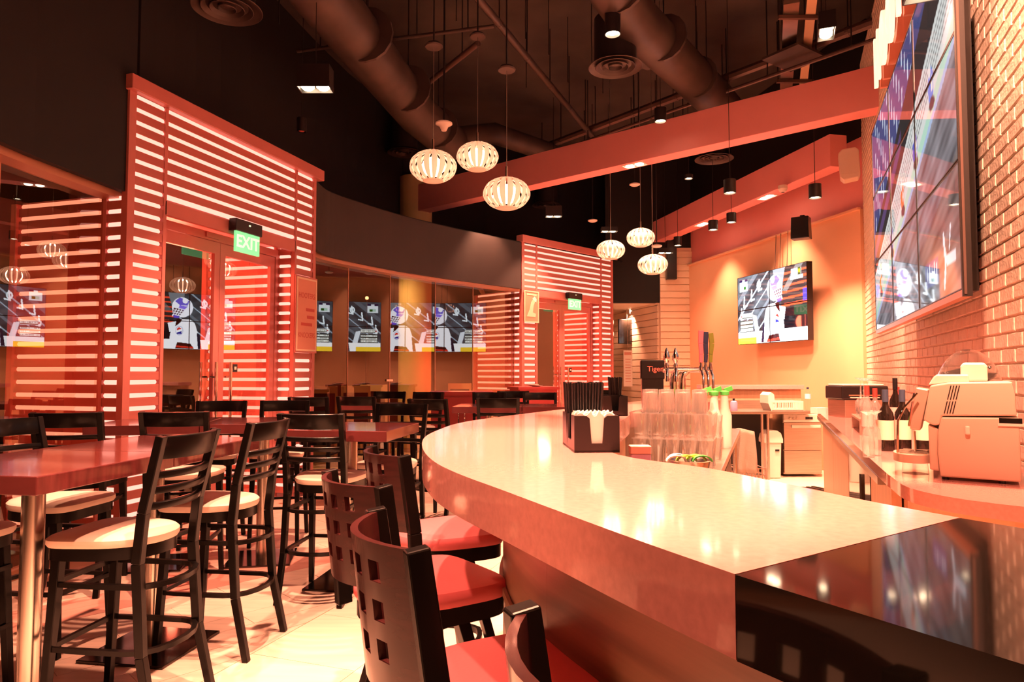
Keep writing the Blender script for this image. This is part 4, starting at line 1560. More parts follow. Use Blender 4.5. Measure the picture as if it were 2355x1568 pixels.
MB().lathe([(0, 0), (0.036, 0), (0.044, 0.17), (0.032, 0.24), (0.030, 0.27), (0, 0.27)], 18).build('cup', 'chrome', sh, smooth=True)
MB().lathe([(0.033, 0.27), (0.036, 0.275), (0.026, 0.40), (0, 0.405)], 18).build('cap', 'black_plastic', sh, smooth=True)
pk = thing('sponge_box', 'small pink box at the foot of the glass pile', 'box', (0.62, 3.33, 0.90), 0.0)
MB().bx(-0.048, 0.048, -0.03, 0.03, 0, 0.125).build('box_body', 'violet', pk, bevel=0.004)
MB().bx(-0.050, 0.050, -0.032, 0.032, 0.125, 0.165).build('box_lid', 'pink_label', pk, bevel=0.004)
bw = thing('garnish_bowl', 'steel garnish bowl with lime green packets at the bar edge', 'bowl', (0.845, 3.27, 0.90))
MB().lathe([(0, 0), (0.05, 0), (0.085, 0.03), (0.10, 0.105), (0.103, 0.105), (0.097, 0.10), (0.082, 0.034), (0, 0.008)], 24).build('bowl_shell', 'steel', bw, smooth=True)
for i, (px_, py_, a, m_) in enumerate(((-0.07, -0.03, 0.2, 'white_plastic'), (-0.02, -0.02, 0.5, 'lime'), (0.03, 0.0, -0.3, 'lime'), (0.05, -0.03, 0.1, 'cap_green'), (-0.05, 0.03, -0.5, 'sky_blue'))):
    r_ = []
    for k in range(9):
        an = PI * k / 8
        r_.append((px_ + 0.045 * math.cos(an), py_, 0.10 + 0.026 * math.sin(an)))
    m2 = MB().sweep(r_, 0.035, 0.006, up=(0, 0.001, 1))
    m2.build('packet', m_, bw, smooth=True)
# white bar towel hanging over the bench edge
n = 9
vs, fs = [], []
for j in range(12):
    for i in range(n):
        u_ = i / (n - 1)
        if j < 4:
            p = (0.02 + 0.26 * u_, 0.16 - j * 0.045, 0.905 + 0.006 * math.sin(u_ * 9 + j))
        else:
            f = (j - 4) / 7
            p = (0.02 + 0.26 * u_ - 0.04 * f, -0.012 - 0.012 * (1 + math.sin(u_ * 14 + f * 2)) * f, 0.900 - f * 0.26 * (0.7 + 0.3 * math.sin(u_ * 5)))
        vs.append(p)
for j in range(11):
    for i in range(n - 1):
        fs.append((j * n + i, j * n + i + 1, (j + 1) * n + i + 1, (j + 1) * n + i))
tw = MB().add(vs, fs).build('bar_towel', 'cloth_white', loc=(S0.x, S0.y, 0), rz=SROT, smooth=True)
sm = tw.modifiers.new('thick', 'SOLIDIFY')
sm.thickness = 0.004
tag(tw, 'white bar towel hanging over the steel bench beside the glass pile', 'towel')
# apron hung at the far end of the bench
vs, fs = [], []
for j in range(10):
    for i in range(n):
        u_, f = i / (n - 1), j / 9
        vs.append((-0.10 + 0.20 * u_ + 0.03 * f, 0.02 * math.sin(u_ * 10 + f * 3) * (0.3 + f), 0.90 - 0.42 * f - 0.05 * abs(u_ - .3) * (1 - f)))
for j in range(9):
    for i in range(n - 1):
        fs.append((j * n + i, j * n + i + 1, (j + 1) * n + i + 1, (j + 1) * n + i))
ap = MB().add(vs, fs).build('hanging_apron', 'cloth_grey', loc=(2.16, 6.40, 0), smooth=True)
sm = ap.modifiers.new('thick', 'SOLIDIFY')
sm.thickness = 0.006
tag(ap, 'grey-brown apron hanging at the far end of the steel bench', 'apron')
wb = thing('wire_basket', 'dark perforated basket standing below the hanging apron', 'basket', (2.30, 6.75, 0))
MB().bx(-0.14, 0.14, -0.14, 0.14, 0.0, 0.02).build('basket_floor', 'black_metal', wb)
for i in range(9):
    for s in (-1, 1):
        x = -0.14 + i * 0.035
        MB().bx(x - 0.004, x + 0.004, s * 0.14 - 0.004, s * 0.14 + 0.004, 0.02, 0.50).build('wire', 'steel_brushed', wb)
for i in range(8):
    z = 0.04 + i * 0.064
    m2 = MB()
    for s in (-1, 1):
        m2.bx(-0.14, 0.14, s * 0.14 - 0.003, s * 0.14 + 0.003, z, z + 0.008).bx(s * 0.14 - 0.003, s * 0.14 + 0.003, -0.14, 0.14, z, z + 0.008)
    m2.build('hoop', 'steel_brushed', wb)

# ---- beer taps on the far leg of the bar
tp = thing('beer_tap', 'chrome beer tap tower with pink, dark and green handles on the bar', 'beer tap', (1.22, 5.02, BZ))
MB().lathe([(0, 0), (0.07, 0), (0.07, 0.012), (0.03, 0.02), (0, 0.02)], 20).build('flange', 'chrome', tp, smooth=True)
for x in (-0.035, 0.03):
    MB().tube([(x, 0, 0.01), (x, 0, 0.17), (x + 0.012, 0, 0.205), (x + 0.045, 0, 0.225)], [0.028, 0.026, 0.024, 0.02], 14).build('column', 'chrome', tp, smooth=True)
MB().tube([(-0.11, 0, 0.235), (0.25, 0, 0.235)], 0.020, 14).build('arm', 'chrome', tp, smooth=True)
for x in (-0.085, -0.02):
    k = MB().lathe([(0, 0.0), (0.014, 0.0), (0.018, 0.03), (0.012, 0.05), (0.024, 0.075), (0.026, 0.10), (0.014, 0.135), (0.005, 0.16), (0, 0.162)], 16, (x, -0.01, 0.235))
    k.build('tap_lever', 'chrome', tp, smooth=True)
    MB().tube([(x, -0.02, 0.245), (x - 0.008, -0.05, 0.21), (x - 0.008, -0.055, 0.15)], 0.012, 10).build('spout', 'chrome', tp, smooth=True)
for x, m_, h in ((0.165, 'pink_grip', 0.235), (0.200, 'navy_grip', 0.225), (0.235, 'green_grip', 0.215)):
    MB().lathe([(0, 0), (0.014, 0), (0.017, 0.03), (0.010, 0.055), (0.010, 0.075), (0, 0.075)], 14, (x, -0.01, 0.22)).build('tap_body', 'chrome', tp, smooth=True)
    g = [(x, -0.012, 0.29), (x + 0.003, -0.012, 0.35), (x + 0.012 if m_ == 'green_grip' else x, -0.012, 0.43), (x + 0.004, -0.012, 0.29 + h)]
    m2 = MB()
    for i in range(3):
        m2.rod(g[i], g[i + 1], (0.024, 0.028, 0.034)[i], 0.022, (0.028, 0.034, 0.036)[i], 0.022)
    m2.build('tap_handle', m_, tp, bevel=0.003)
    MB().tube([(x, -0.02, 0.23), (x + 0.004, -0.055, 0.19), (x + 0.006, -0.06, 0.10)], 0.010, 10).build('spout', 'chrome', tp, smooth=True)
td = thing('beer_display', 'small black screen with red lettering beside the beer taps', 'display', (1.18, 5.75, 0.9), -0.05)
MB().bx(-0.10, 0.10, -0.03, 0.03, 0.46, 0.62).build('case', 'black_plastic', td, bevel=0.010)
MB().bx(-0.09, 0.09, -0.02, 0.02, 0.0, 0.46).build('pedestal', 'black_plastic', td)
text_mesh('lettering', 'Tiger', 0.062, 'tiger_red', td, 0.002, (0.02, -0.0315, 0.545), (PI / 2, 0, 0))

# ================================================================== BACK COUNTER ALONG THE BRICK
CZ = 1.0
E0, E1 = Vector((3.292, 7.385)), Vector((1.640, 3.077))
ED = (E1 - E0).normalized()
edge = smooth_curve([tuple(E0), tuple(E0 + ED * 2.3), tuple(E1), (1.53, 2.78), (1.455, 2.56), (1.445, 2.42), (1.49, 2.28), (1.60, 2.15), (1.74, 2.06)], 4)


def wall_x(y):
    return 4.555 - 0.376 * (8.64 - y) / 0.927


back = thing('back_counter', 'pink stone back counter with wood cabinets running along the brick wall', 'counter', (0, 0, 0))
poly = edge + [(wall_x(2.05) - 0.03, 2.05), (wall_x(7.3) - 0.03, 7.3)]
MB().prism(poly, CZ - 0.05, CZ).build('stone_top', 'bar_stone', back, smooth=True)
EN = Vector((-ED.y, ED.x))          # towards the wall


def eb(s, t):
    p = E0 + ED * s + EN * t
    return (p.x, p.y)


for a, b, m_, nm in ((0.0, 1.33, 'counter_wood', 'cabinet_door'), (1.34, 2.68, 'counter_wood', 'cabinet_door'), (2.72, 3.86, 'bar_dark', 'fridge_door'), (3.90, 4.60, 'counter_wood', 'cabinet_door')):
    o = MB().prism([eb(a, 0.05), eb(b, 0.05), eb(b, 0.09), eb(a, 0.09)], 0.08, CZ - 0.055).build(nm, m_, back)
    if nm == 'fridge_door':
        MB().rod((*eb(b - 0.08, 0.02), 0.35), (*eb(b - 0.08, 0.02), 0.85), 0.02, 0.02).build('handle', 'chrome', o)
MB().prism([eb(0.0, -0.004), eb(4.60, -0.004), eb(4.60, 0.05), eb(0.0, 0.05)], CZ - 0.085, CZ - 0.052).build('edge_strip', 'steel', back)
MB().prism([eb(0.0, 0.10), eb(4.6, 0.10), eb(4.6, 0.52), eb(0.0, 0.52)], 0.0, CZ - 0.09).build('carcass', 'counter_wood', back)
MB().strip_wall([(1.71, 2.95), (1.60, 2.6), (1.57, 2.45), (1.66, 2.27), (1.80, 2.15)], 0.03, 0.0, CZ - 0.055).build('end_panel', 'counter_wood', back)

# bottles
def bottle(name, label, x, y, z, h, r, body, cap, lab, grp):
    t = thing(name, label, 'bottle', (x, y, z), rng.uniform(-0.3, 0.3), grp)
    MB().lathe([(0, 0), (r, 0), (r, h * .55), (r * .92, h * .62), (r * .42, h * .73), (r * .36, h * .78), (r * .36, h * .90), (0, h * .90)], 20).build('bottle_body', body, t, smooth=True)
    MB().lathe([(r * .40, h * .80), (r * .40, h), (0, h)], 16).build('cap', cap, t, smooth=True)
    a = [2 * PI * i / 20 for i in range(-13, -1)]
    vs = [(math.cos(q_) * (r + .0008), math.sin(q_) * (r + .0008), zz) for zz in (h * .18, h * .50) for q_ in a]
    m_ = len(a)
    MB().add(vs, [(i, i + 1, m_ + i + 1, m_ + i) for i in range(m_ - 1)]).build('paper_label', lab, t, smooth=True)
    return t


WG = 'wine bottles on the back counter'
bottle('wine_bottle', 'left dark wine bottle with blue cap and cream label on the back counter', 2.006, 3.68, CZ, 0.325, 0.040, 'bottle_dark', 'bottle_cap_blue', 'wine_label', WG)
bottle('wine_bottle', 'middle dark wine bottle with blue cap, half behind the coffee spout', 2.108, 3.70, CZ, 0.325, 0.040, 'bottle_dark', 'bottle_cap_blue', 'wine_label', WG)
bottle('wine_bottle', 'right dark wine bottle mostly hidden by the coffee machine', 2.195, 3.66, CZ, 0.325, 0.040, 'bottle_dark', 'bottle_cap_blue', 'wine_label', WG)
LG = 'liquor bottles before the brick'
for i, (x, y, h, cap, lab, l) in enumerate((
        (2.36, 4.55, 0.33, 'cap_red', 'pink_label', 'red-capped liquor bottle leftmost behind the wine'),
        (2.45, 4.62, 0.31, 'cap_red', 'pink_label', 'red-capped liquor bottle second from the left behind the wine'),
        (2.52, 4.50, 0.38, 'black_plastic', 'pink_label', 'tallest liquor bottle with a black cap behind the wine'),
        (2.60, 4.62, 0.32, 'cap_red', 'pink_label', 'red-capped liquor bottle right of the tallest one'),
        (2.56, 4.28, 0.30, 'black_plastic', 'wine_label', 'short black-capped liquor bottle between the wine bottles'),
        (2.66, 4.33, 0.34, 'cap_red', 'wine_label', 'brown-topped bottle rightmost behind the wine'))):
    bottle('liquor_bottle', l, x, y, CZ, h, 0.038, 'tumbler_glass' if i in (0, 1, 3) else 'bottle_dark', cap, lab, LG)
# stemware upside down
flute = MB().lathe([(0.026, 0.0), (0.030, 0.07), (0.024, 0.13), (0.006, 0.155), (0.004, 0.205), (0.032, 0.222), (0.033, 0.225), (0, 0.225)], 18).mesh('flute', 'tumbler_glass', smooth=True)
for i, (x, y) in enumerate(((1.765, 3.40), (1.830, 3.46))):
    tag(share('champagne_flute', flute, None, (x, y, CZ)), ('upturned champagne flute at the edge of the back counter', 'upturned champagne flute just behind the first, next to the wine')[i], 'glass', 'upturned stemware')
wineg = MB().lathe([(0.034, 0.0), (0.042, 0.05), (0.036, 0.10), (0.006, 0.135), (0.004, 0.25), (0.038, 0.268), (0.040, 0.272), (0, 0.272)], 18).mesh('wineglass', 'tumbler_glass', smooth=True)
rk = thing('glass_rack', 'low steel rack carrying upturned wine glasses against the brick', 'rack', (2.50, 4.86, CZ), WR_ROT)
MB().bx(-0.32, 0.34, -0.06, 0.06, 0.09, 0.105).build('rack_top', 'steel_brushed', rk)
for x in (-0.30, 0.32):
    MB().bx(x - 0.01, x + 0.01, -0.06, 0.06, 0.0, 0.09).build('rack_side', 'steel_brushed', rk)
for i, k in enumerate((-0.24, 0.0, 0.24)):
    c, s = math.cos(WR_ROT), math.sin(WR_ROT)
    tag(share('wine_glass', wineg, None, (2.50 + k * c, 4.86 + k * s, CZ + 0.106)),
        'upturned wine glass on the rack, ' + ('farthest along the brick', 'in the middle', 'nearest the coffee machine')[i], 'glass', 'upturned stemware')

# printer on its stand
pr = thing('printer', 'black inkjet printer with a pale lid on the back counter', 'printer', (3.26, 6.48, CZ + 0.165), math.radians(4))
MB().bx(-0.225, 0.225, -0.15, 0.15, 0.0, 0.125).build('case', 'black_plastic', pr, bevel=0.012)
MB().bx(-0.20, 0.20, -0.12, 0.14, 0.125, 0.142).build('lid', 'white_plastic', pr, bevel=0.006)
MB().bx(-0.15, 0.12, -0.175, -0.14, 0.015, 0.022).build('paper_tray', 'white_plastic', pr)
MB().bx(-0.16, 0.14, -0.153, -0.149, 0.035, 0.045).build('slot_trim', 'head_trim', pr)
text_mesh('lettering', 'Canon', 0.022, 'printer_text', pr, 0.001, (0.0, -0.1515, 0.082), (PI / 2, 0, 0))
bx_ = thing('steel_box', 'squat steel cash box with a dark window carrying the printer', 'box', (3.26, 6.48, CZ), math.radians(4))
MB().bx(-0.20, 0.20, -0.15, 0.15, 0.0, 0.163).build('box_body', 'steel_brushed', bx_, bevel=0.005)
MB().prism_y([(-0.09, 0.05), (-0.075, 0.035), (0.085, 0.035), (0.10, 0.05), (0.10, 0.085), (0.085, 0.10), (-0.075, 0.10), (-0.09, 0.085)], -0.153, -0.149).build('dark_window', 'bar_dark', bx_)
tag(MB().bx(-0.07, 0.07, -0.05, 0.05, 0, 0.06).build('paper_pad', 'paper', loc=(3.12, 6.95, CZ), rz=0.3), 'white paper pad lying left of the printer', 'paper')

# ---- coffee machine (profile in xz, extruded away from the camera)
MA = math.radians(-34)
MO = Vector((1.667, 2.69))
MX, MY = Vector((math.cos(MA), math.sin(MA))), Vector((-math.sin(MA), math.cos(MA)))
cm = thing('coffee_machine', 'large beige coffee machine with an oval drip tray on the back counter', 'coffee machine', (MO.x, MO.y, CZ), MA)


def cpx(px, py, y=0.0):
    """side view of the machine: outline point (local x, z) at local depth y"""
    r = (px - 1177.5) / 1570
    b = MO + MY * y
    u_ = (r * b.y - b.x) / (MX.x - r * MX.y)
    return (u_, 0.42 - (py - 855) * (b.y + MX.y * u_) / 1570)


lower = [cpx(2155, 1096), cpx(2340, 1108), cpx(2340, 960), cpx(2160, 958), cpx(2152, 990), cpx(2150, 1040)]
lower = [(x, max(z, 0.012)) for x, z in lower]
MB().prism_y(lower, 0.0, 0.30).build('body_lower', 'machine_plastic', cm, bevel=0.006)
front = [cpx(2131, 1078), cpx(2153, 1082), cpx(2150, 1040), cpx(2153, 985), cpx(2130, 975)]
MB().prism_y(front, 0.01, 0.29).build('front_column', 'machine_plastic', cm, bevel=0.005)
upper_ = [cpx(2162, 956), cpx(2334, 956), cpx(2332, 905), cpx(2326, 877), cpx(2180, 879), cpx(2137, 886), cpx(2120, 965), cpx(2143, 978), cpx(2156, 976)]
MB().prism_y(upper_, 0.0, 0.30).build('body_upper', 'machine_plastic', cm, bevel=0.006)
for i in range(4):
    for (ya, yb) in ((886, 918), (922, 950)):
        xo = i * 6.5
        f = lambda y: 2184 + xo - (y - 886) * 0.27
        a, b, c, d = cpx(f(ya), ya), cpx(f(ya) + 2.2, ya), cpx(f(yb) + 2.2, yb), cpx(f(yb), yb)
        MB().prism_y([a, b, c, d], -0.002, 0.004).build('vent_slot', 'black_plastic', cm)
x0, z0 = cpx(2214, 998)
MB().bx(x0, x0 + 0.017, -0.014, 0.0, z0, z0 + 0.034).build('side_knob', 'white_plastic', cm, bevel=0.005)
x0, z0 = cpx(2293, 972)
MB().bx(x0, x0 + 0.070, -0.003, 0.01, z0, z0 + 0.020).build('grip_slot', 'bar_dark', cm)
MB().bx(x0 - 0.004, x0 + 0.074, -0.005, 0.01, z0 - 0.010, z0).build('grip_sill', 'white_plastic', cm)
lid = [cpx(2132, 885), cpx(2145, 866), cpx(2152, 861), cpx(2226, 861), cpx(2228, 880), cpx(2180, 881)]
MB().prism_y(lid, 0.03, 0.27).build('top_lid', 'white_plastic', cm, bevel=0.005)
hop = [cpx(2207, 878), cpx(2207, 842), cpx(2214, 833), cpx(2264, 833), cpx(2271, 842), cpx(2271, 878)]
MB().prism_y(hop, 0.06, 0.22).build('bean_hopper', 'white_plastic', cm, bevel=0.008)
x0, z0 = cpx(2277, 844)
MB().lathe([(0, -0.008), (0.008, 0), (0, 0.008)], 10, (x0, 0.12, z0)).build('hopper_knob', 'black_plastic', cm, smooth=True)
# spout, drip tray, wand
sp = [cpx(*q_, 0.10) for q_ in ((2089, 985), (2113, 988), (2135, 895), (2105, 890))]
MB().prism_y(sp, 0.08, 0.20).build('spout_block', 'machine_grey', cm, bevel=0.005)
sp = [cpx(*q_, 0.12) for q_ in ((2084, 978), (2096, 982), (2108, 905), (2098, 903))]
MB().prism_y(sp, 0.10, 0.18).build('spout_plate', 'chrome', cm, bevel=0.003)
tx, tz = cpx(2098, 1052, 0.14)
n = 28
el = [(0.078 * math.cos(2 * PI * i / n), 0.13 * math.sin(2 * PI * i / n)) for i in range(n)]
dt = MB().prism([(tx + x, 0.14 + y) for x, y in el], 0.055, 0.088).build('drip_tray', 'machine_plastic', cm, smooth=True)
for i in range(7):
    y = -0.09 + i * 0.03
    w_ = 0.066 * math.sqrt(max(0.05, 1 - (y / 0.13) ** 2))
    MB().bx(tx - w_, tx + w_, 0.14 + y - 0.005, 0.14 + y + 0.005, 0.088, 0.092).build('grate_bar', 'chrome', dt)
MB().lathe([(0, 0), (0.05, 0), (0.045, 0.055), (0, 0.055)], 16, (tx, 0.14, 0.0)).build('tray_foot', 'thin_plastic', cm, smooth=True)
MB().tube([(*[cpx(2106, 905)[0]], 0.05, cpx(2106, 905)[1]), (cpx(2075, 938)[0], 0.03, cpx(2075, 938)[1]), (cpx(2060, 968)[0], 0.02, cpx(2060, 968)[1]), (cpx(2058, 1040)[0], 0.02, cpx(2058, 1040)[1])], 0.005, 8).build('steam_wand', 'chrome', cm, smooth=True)
MB().tube([(cpx(2098, 990, 0.14)[0], 0.14, cpx(2098, 990, 0.14)[1]), (cpx(2100, 1044, 0.14)[0], 0.14, cpx(2100, 1044, 0.14)[1])], 0.005, 8).build('milk_pipe', 'chrome', cm, smooth=True)
for x in (2165, 2297):
    a, _ = cpx(x, 1100)
    for yy in (0.03, 0.26):
        MB().lathe([(0, 0), (0.012, 0), (0.012, 0.02), (0, 0.02)], 12, (a, yy, 0)).build('rubber_foot', 'black_plastic', cm)
c3 = thing('second_machine', 'grey appliance with a slotted side cut off by the right edge of the picture', 'appliance', (MO.x + MX.x * 0.325, MO.y + MX.y * 0.325, CZ), MA)
MB().bx(-0.03, 0.07, -0.02, 0.20, 0.0, 0.33).build('case', 'machine_grey', c3, bevel=0.006)
MB().bx(-0.03, 0.07, -0.02, 0.20, 0.335, 0.40).build('dark_top', 'black_plastic', c3, bevel=0.006)
for i in range(10):
    MB().bx(-0.015, 0.06, -0.023, -0.019, 0.10 + i * 0.012, 0.104 + i * 0.012).build('vent_slot', 'black_plastic', c3)
# clear dome with a dark bowl behind it
dm = thing('dome_dispenser', 'clear domed dispenser with a dark bowl behind the coffee machine', 'dispenser', (2.07, 3.10, CZ))
MB().lathe([(0, 0), (0.10, 0), (0.10, 0.36), (0, 0.36)], 24).build('stand', 'steel_brushed', dm, smooth=True)
MB().lathe([(0, 0.36), (0.06, 0.365), (0.105, 0.40), (0.11, 0.415), (0.03, 0.44), (0, 0.44)], 24).build('bowl', 'bar_dark', dm, smooth=True)
pr_ = [(0.135 * math.cos(a), 0.30 + 0.225 * math.sin(a)) for a in [PI / 2 * i / 10 for i in range(11)]]
MB().lathe(pr_[:-1] + [(0, 0.525), (0, 0.522)] + [(r * .985, z - .003) for r, z in pr_[::-1][1:]], 28).build('dome', 'thin_plastic', dm, smooth=True)

# ================================================================== END OF THE BAR: LEDGE, SINK BENCH, DISHWASHER
lg = thing('stone_ledge', 'pink stone ledge on a low wall at the back end of the bar', 'ledge', (3.40, 9.96, 0), 0)
MB().bx(-0.62, 0.78, -0.06, 0.10, 0.0, 1.17).build('low_wall', 'counter_wood', lg)
MB().bx(-0.68, 0.80, -0.14, 0.12, 1.17, 1.235).build('stone_top', 'bar_stone', lg, bevel=0.005)
sbn = thing('sink_bench', 'steel sink bench against the ledge at the back end of the bar', 'bench', (3.42, 9.42, 0), math.radians(2))
MB().bx(-0.52, 0.60, -0.32, 0.32, 0.86, 0.90).build('bench_top', 'steel_brushed', sbn, bevel=0.004)
MB().bx(-0.52, 0.60, 0.30, 0.33, 0.90, 1.02).build('splash_back', 'steel_brushed', sbn)
for x in (-0.10, -0.02):
    MB().tube([(x, -0.28, 0), (x, -0.28, 0.86)], 0.018, 10).build('leg', 'steel', sbn, smooth=True)
MB().tube([(-0.48, 0.28, 0), (-0.48, 0.28, 0.86)], 0.018, 10).build('leg', 'steel', sbn, smooth=True)
MB().bx(-0.52, 0.22, 0.24, 0.27, 0.02, 0.85).build('back_sheet', 'black_metal', sbn)
dw = thing('dishwasher', 'undercounter stainless steel dishwasher at the back end of the bar', 'dishwasher', (3.90, 9.42, 0), math.radians(2))
MB().bx(-0.20, 0.32, -0.04, 0.30, 0.03, 0.845).build('cabinet', 'steel_brushed', dw)
d = MB().bx(-0.20, 0.32, -0.075, -0.042, 0.36, 0.73).build('upper_door', 'steel_brushed', dw, bevel=0.004)
MB().bx(-0.10, 0.30, -0.10, -0.075, 0.66, 0.70).build('handle', 'white_plastic', d, bevel=0.006)
MB().bx(-0.20, 0.32, -0.070, -0.042, 0.05, 0.352).build('lower_panel', 'steel_brushed', dw, bevel=0.004)
MB().bx(-0.20, 0.32, -0.075, -0.042, 0.738, 0.845).build('control_panel', 'white_plastic', dw, bevel=0.004)
for i in range(3):
    MB().lathe([(0, 0), (0.012, 0), (0.010, 0.012), (0, 0.012)], 12).build('button', 'steel', dw, loc=(-0.12 + i * 0.05, -0.076, 0.79)).rotation_euler = (PI / 2, 0, 0)
MB().bx(0.10, 0.20, -0.079, -0.075, 0.775, 0.81).build('display', 'black_plastic', dw)
bn = thing('swing_bin', 'cream swing-lid waste bin beside the dishwasher', 'bin', (3.505, 9.30, 0), 0)
MB().box((0, 0, 0.235), (0.19, 0.17, 0.47), 0, 1.12).build('bin_body', 'white_plastic', bn, bevel=0.008)
MB().prism_y([(-0.125, 0.47), (0.125, 0.47), (0.125, 0.52), (0.10, 0.60), (0.05, 0.635), (-0.06, 0.635), (-0.11, 0.58), (-0.125, 0.52)], -0.11, 0.11).build('swing_lid', 'white_plastic', bn, bevel=0.006)
MB().bx(0.02, 0.075, -0.108, -0.098, 0.36, 0.385).build('name_plate', 'black_plastic', bn)
rk = thing('dish_rack', 'white plastic dish rack on the sink bench', 'rack', (3.73, 9.30, 0.90), math.radians(2))
MB().bx(-0.26, 0.16, -0.14, 0.14, 0.0, 0.012).build('rack_floor', 'white_plastic', rk)
for s in (-1, 1):
    m2 = MB().bx(-0.26, 0.16, s * 0.14 - 0.006, s * 0.14 + 0.006, 0.012, 0.03).bx(-0.26, 0.16, s * 0.14 - 0.006, s * 0.14 + 0.006, 0.11, 0.13)
    for i in range(9):
        x = -0.25 + i * 0.05
        m2.bx(x - 0.006, x + 0.006, s * 0.14 - 0.005, s * 0.14 + 0.005, 0.03, 0.11)
    m2.build('rack_side', 'white_plastic', rk)
MB().prism_y([(-0.27, 0.0), (-0.24, 0.0), (-0.22, 0.11), (-0.23, 0.22), (-0.27, 0.25), (-0.31, 0.21), (-0.31, 0.10)], -0.14, 0.14).build('rack_end', 'white_plastic', rk)
MB().bx(0.15, 0.165, -0.14, 0.14, 0.012, 0.13).build('rack_end', 'white_plastic', rk)
wt = thing('water_bottle', 'clear water bottle with a blue cap and label on the sink bench', 'bottle', (3.985, 9.22, 0.90))
MB().lathe([(0, 0), (0.036, 0), (0.038, 0.10), (0.034, 0.13), (0.038, 0.16), (0.037, 0.23), (0.014, 0.275), (0.013, 0.295), (0, 0.295)], 18).build('bottle_body', 'thin_plastic', wt, smooth=True)
MB().lathe([(0.0385, 0.16), (0.0385, 0.225)], 18).build('paper_label', 'sky_blue', wt, smooth=True)
MB().lathe([(0.016, 0.29), (0.016, 0.315), (0, 0.315)], 14).build('cap', 'navy_grip', wt, smooth=True)
pb = thing('soap_bottle', 'small pink soap bottle at the left end of the sink bench', 'bottle', (2.98, 9.20, 0.90))
MB().lathe([(0, 0), (0.045, 0), (0.048, 0.10), (0.040, 0.125), (0.014, 0.135), (0, 0.135)], 16).build('bottle_body', 'violet', pb, smooth=True)
MB().lathe([(0.016, 0.135), (0.016, 0.165), (0, 0.165)], 12).build('cap', 'black_plastic', pb, smooth=True)
mt = thing('rubber_mat', 'black ribbed rubber mat on the floor behind the bar', 'mat', (3.35, 7.95, 0.0), 0.35)
MB().bx(-0.55, 0.55, -0.40, 0.40, 0.0, 0.008).build('mat_sheet', 'black_plastic', mt)
for i in range(14):
    MB().bx(-0.54 + i * 0.081, -0.50 + i * 0.081, -0.40, 0.40, 0.008, 0.014).build('rib', 'black_plastic', mt)

# ================================================================== PENDANTS
def make_pendant(label):
    o = thing('pendant_lamp', label, 'lamp', group='globe pendants of pale upright strips')
    RX, RZ = 0.205, 0.142
    N = 18
    for k in range(N):
        a0 = 2 * PI * k / N
        hw = PI / N * 0.70
        vs, fs = [], []
        M = 12
        for i in range(M + 1):
            t_ = math.radians(-66 + 140 * i / M)
            r, z = RX * math.cos(t_), RZ * math.sin(t_)
            w = hw * (0.75 + 0.25 * math.cos(t_))
            for s in (-1, 0, 1):
                rr = r + (0.003 if s == 0 else -0.004)
                vs.append((rr * math.cos(a0 + s * w), rr * math.sin(a0 + s * w), z))
        for i in range(M):
            for s in range(2):
                a = i * 3 + s
                fs.append((a, a + 1, a + 4, a + 3))
        if k == 0:
            strip = MB().add(vs, fs).mesh('shade_strip', 'shade_strip', smooth=True)
        share('shade_strip', strip, o, (0, 0, 0), a0)
    MB().lathe([(0.082, -RZ * 0.93), (0.088, -RZ * 0.90), (0.088, -RZ * 0.86), (0.080, -RZ * 0.86)], 28).build('bottom_ring', 'shade_strip', o, smooth=True)
    MB().lathe([(0.0, RZ * 0.93), (0.058, RZ * 0.93), (0.060, RZ * 0.97), (0.020, RZ * 1.02), (0, RZ * 1.02)], 24).build('top_cap', 'steel', o, smooth=True)
    MB().lathe([(0, -0.085), (0.055, -0.075), (0.095, -0.035), (0.105, 0.0), (0.085, 0.045), (0.04, 0.075), (0, 0.08)], 24).build('diffuser', 'bulb', o, smooth=True)
    MB().tube([(0, 0, RZ), (0, 0, RZ + 0.10)], 0.010, 8).build('stem', 'steel', o, smooth=True)
    return o


pend = [((-0.690, 5.90, 3.215), 4.28, 'globe pendant of pale strips leftmost of the near three, over the room'),
        ((-0.338, 6.60, 3.525), 4.72, 'globe pendant of pale strips highest of the near three'),
        ((-0.047, 5.90, 2.975), 4.07, 'globe pendant of pale strips lowest and rightmost of the near three'),
        ((1.434, 9.85, 3.190), 6.13, 'small-looking globe pendant leftmost of the far three'),
        ((1.900, 10.0, 3.400), 6.13, 'small-looking globe pendant highest of the far three, against the beam'),
        ((1.949, 9.40, 2.905), 6.13, 'small-looking globe pendant lowest of the far three')]
p0_ = None
for loc, rose, lab in pend:
    if p0_ is None:
        p0_ = make_pendant(lab)
        p0_.location = loc
        o = p0_
        kids0 = list(p0_.children)
    else:
        r = p0_.copy()
        COL.objects.link(r)
        r.location = loc
        r['label'] = lab
        for ch in kids0:
            c = ch.copy()
            COL.objects.link(c)
            c.parent = r
        o = r
    MB().tube([(0, 0, 0.20), (0, 0, rose - loc[2])], 0.0035, 6).build('cord', 'steel_brushed', o)
    MB().lathe([(0, 0), (0.075, 0.0), (0.080, 0.012), (0.060, 0.035), (0.015, 0.05), (0, 0.05)], 22).build('ceiling_rose', 'duct_metal', o, smooth=True, loc=(0, 0, rose - loc[2]))
    MB().tube([(0, 0, rose - loc[2] + 0.05), (0, 0, CEIL - loc[2])], 0.007, 8).build('drop_rod', 'black_metal', o)
    point('pendant_glow', loc, 42 if loc[1] < 8 else 34, LAMP, 0.11)


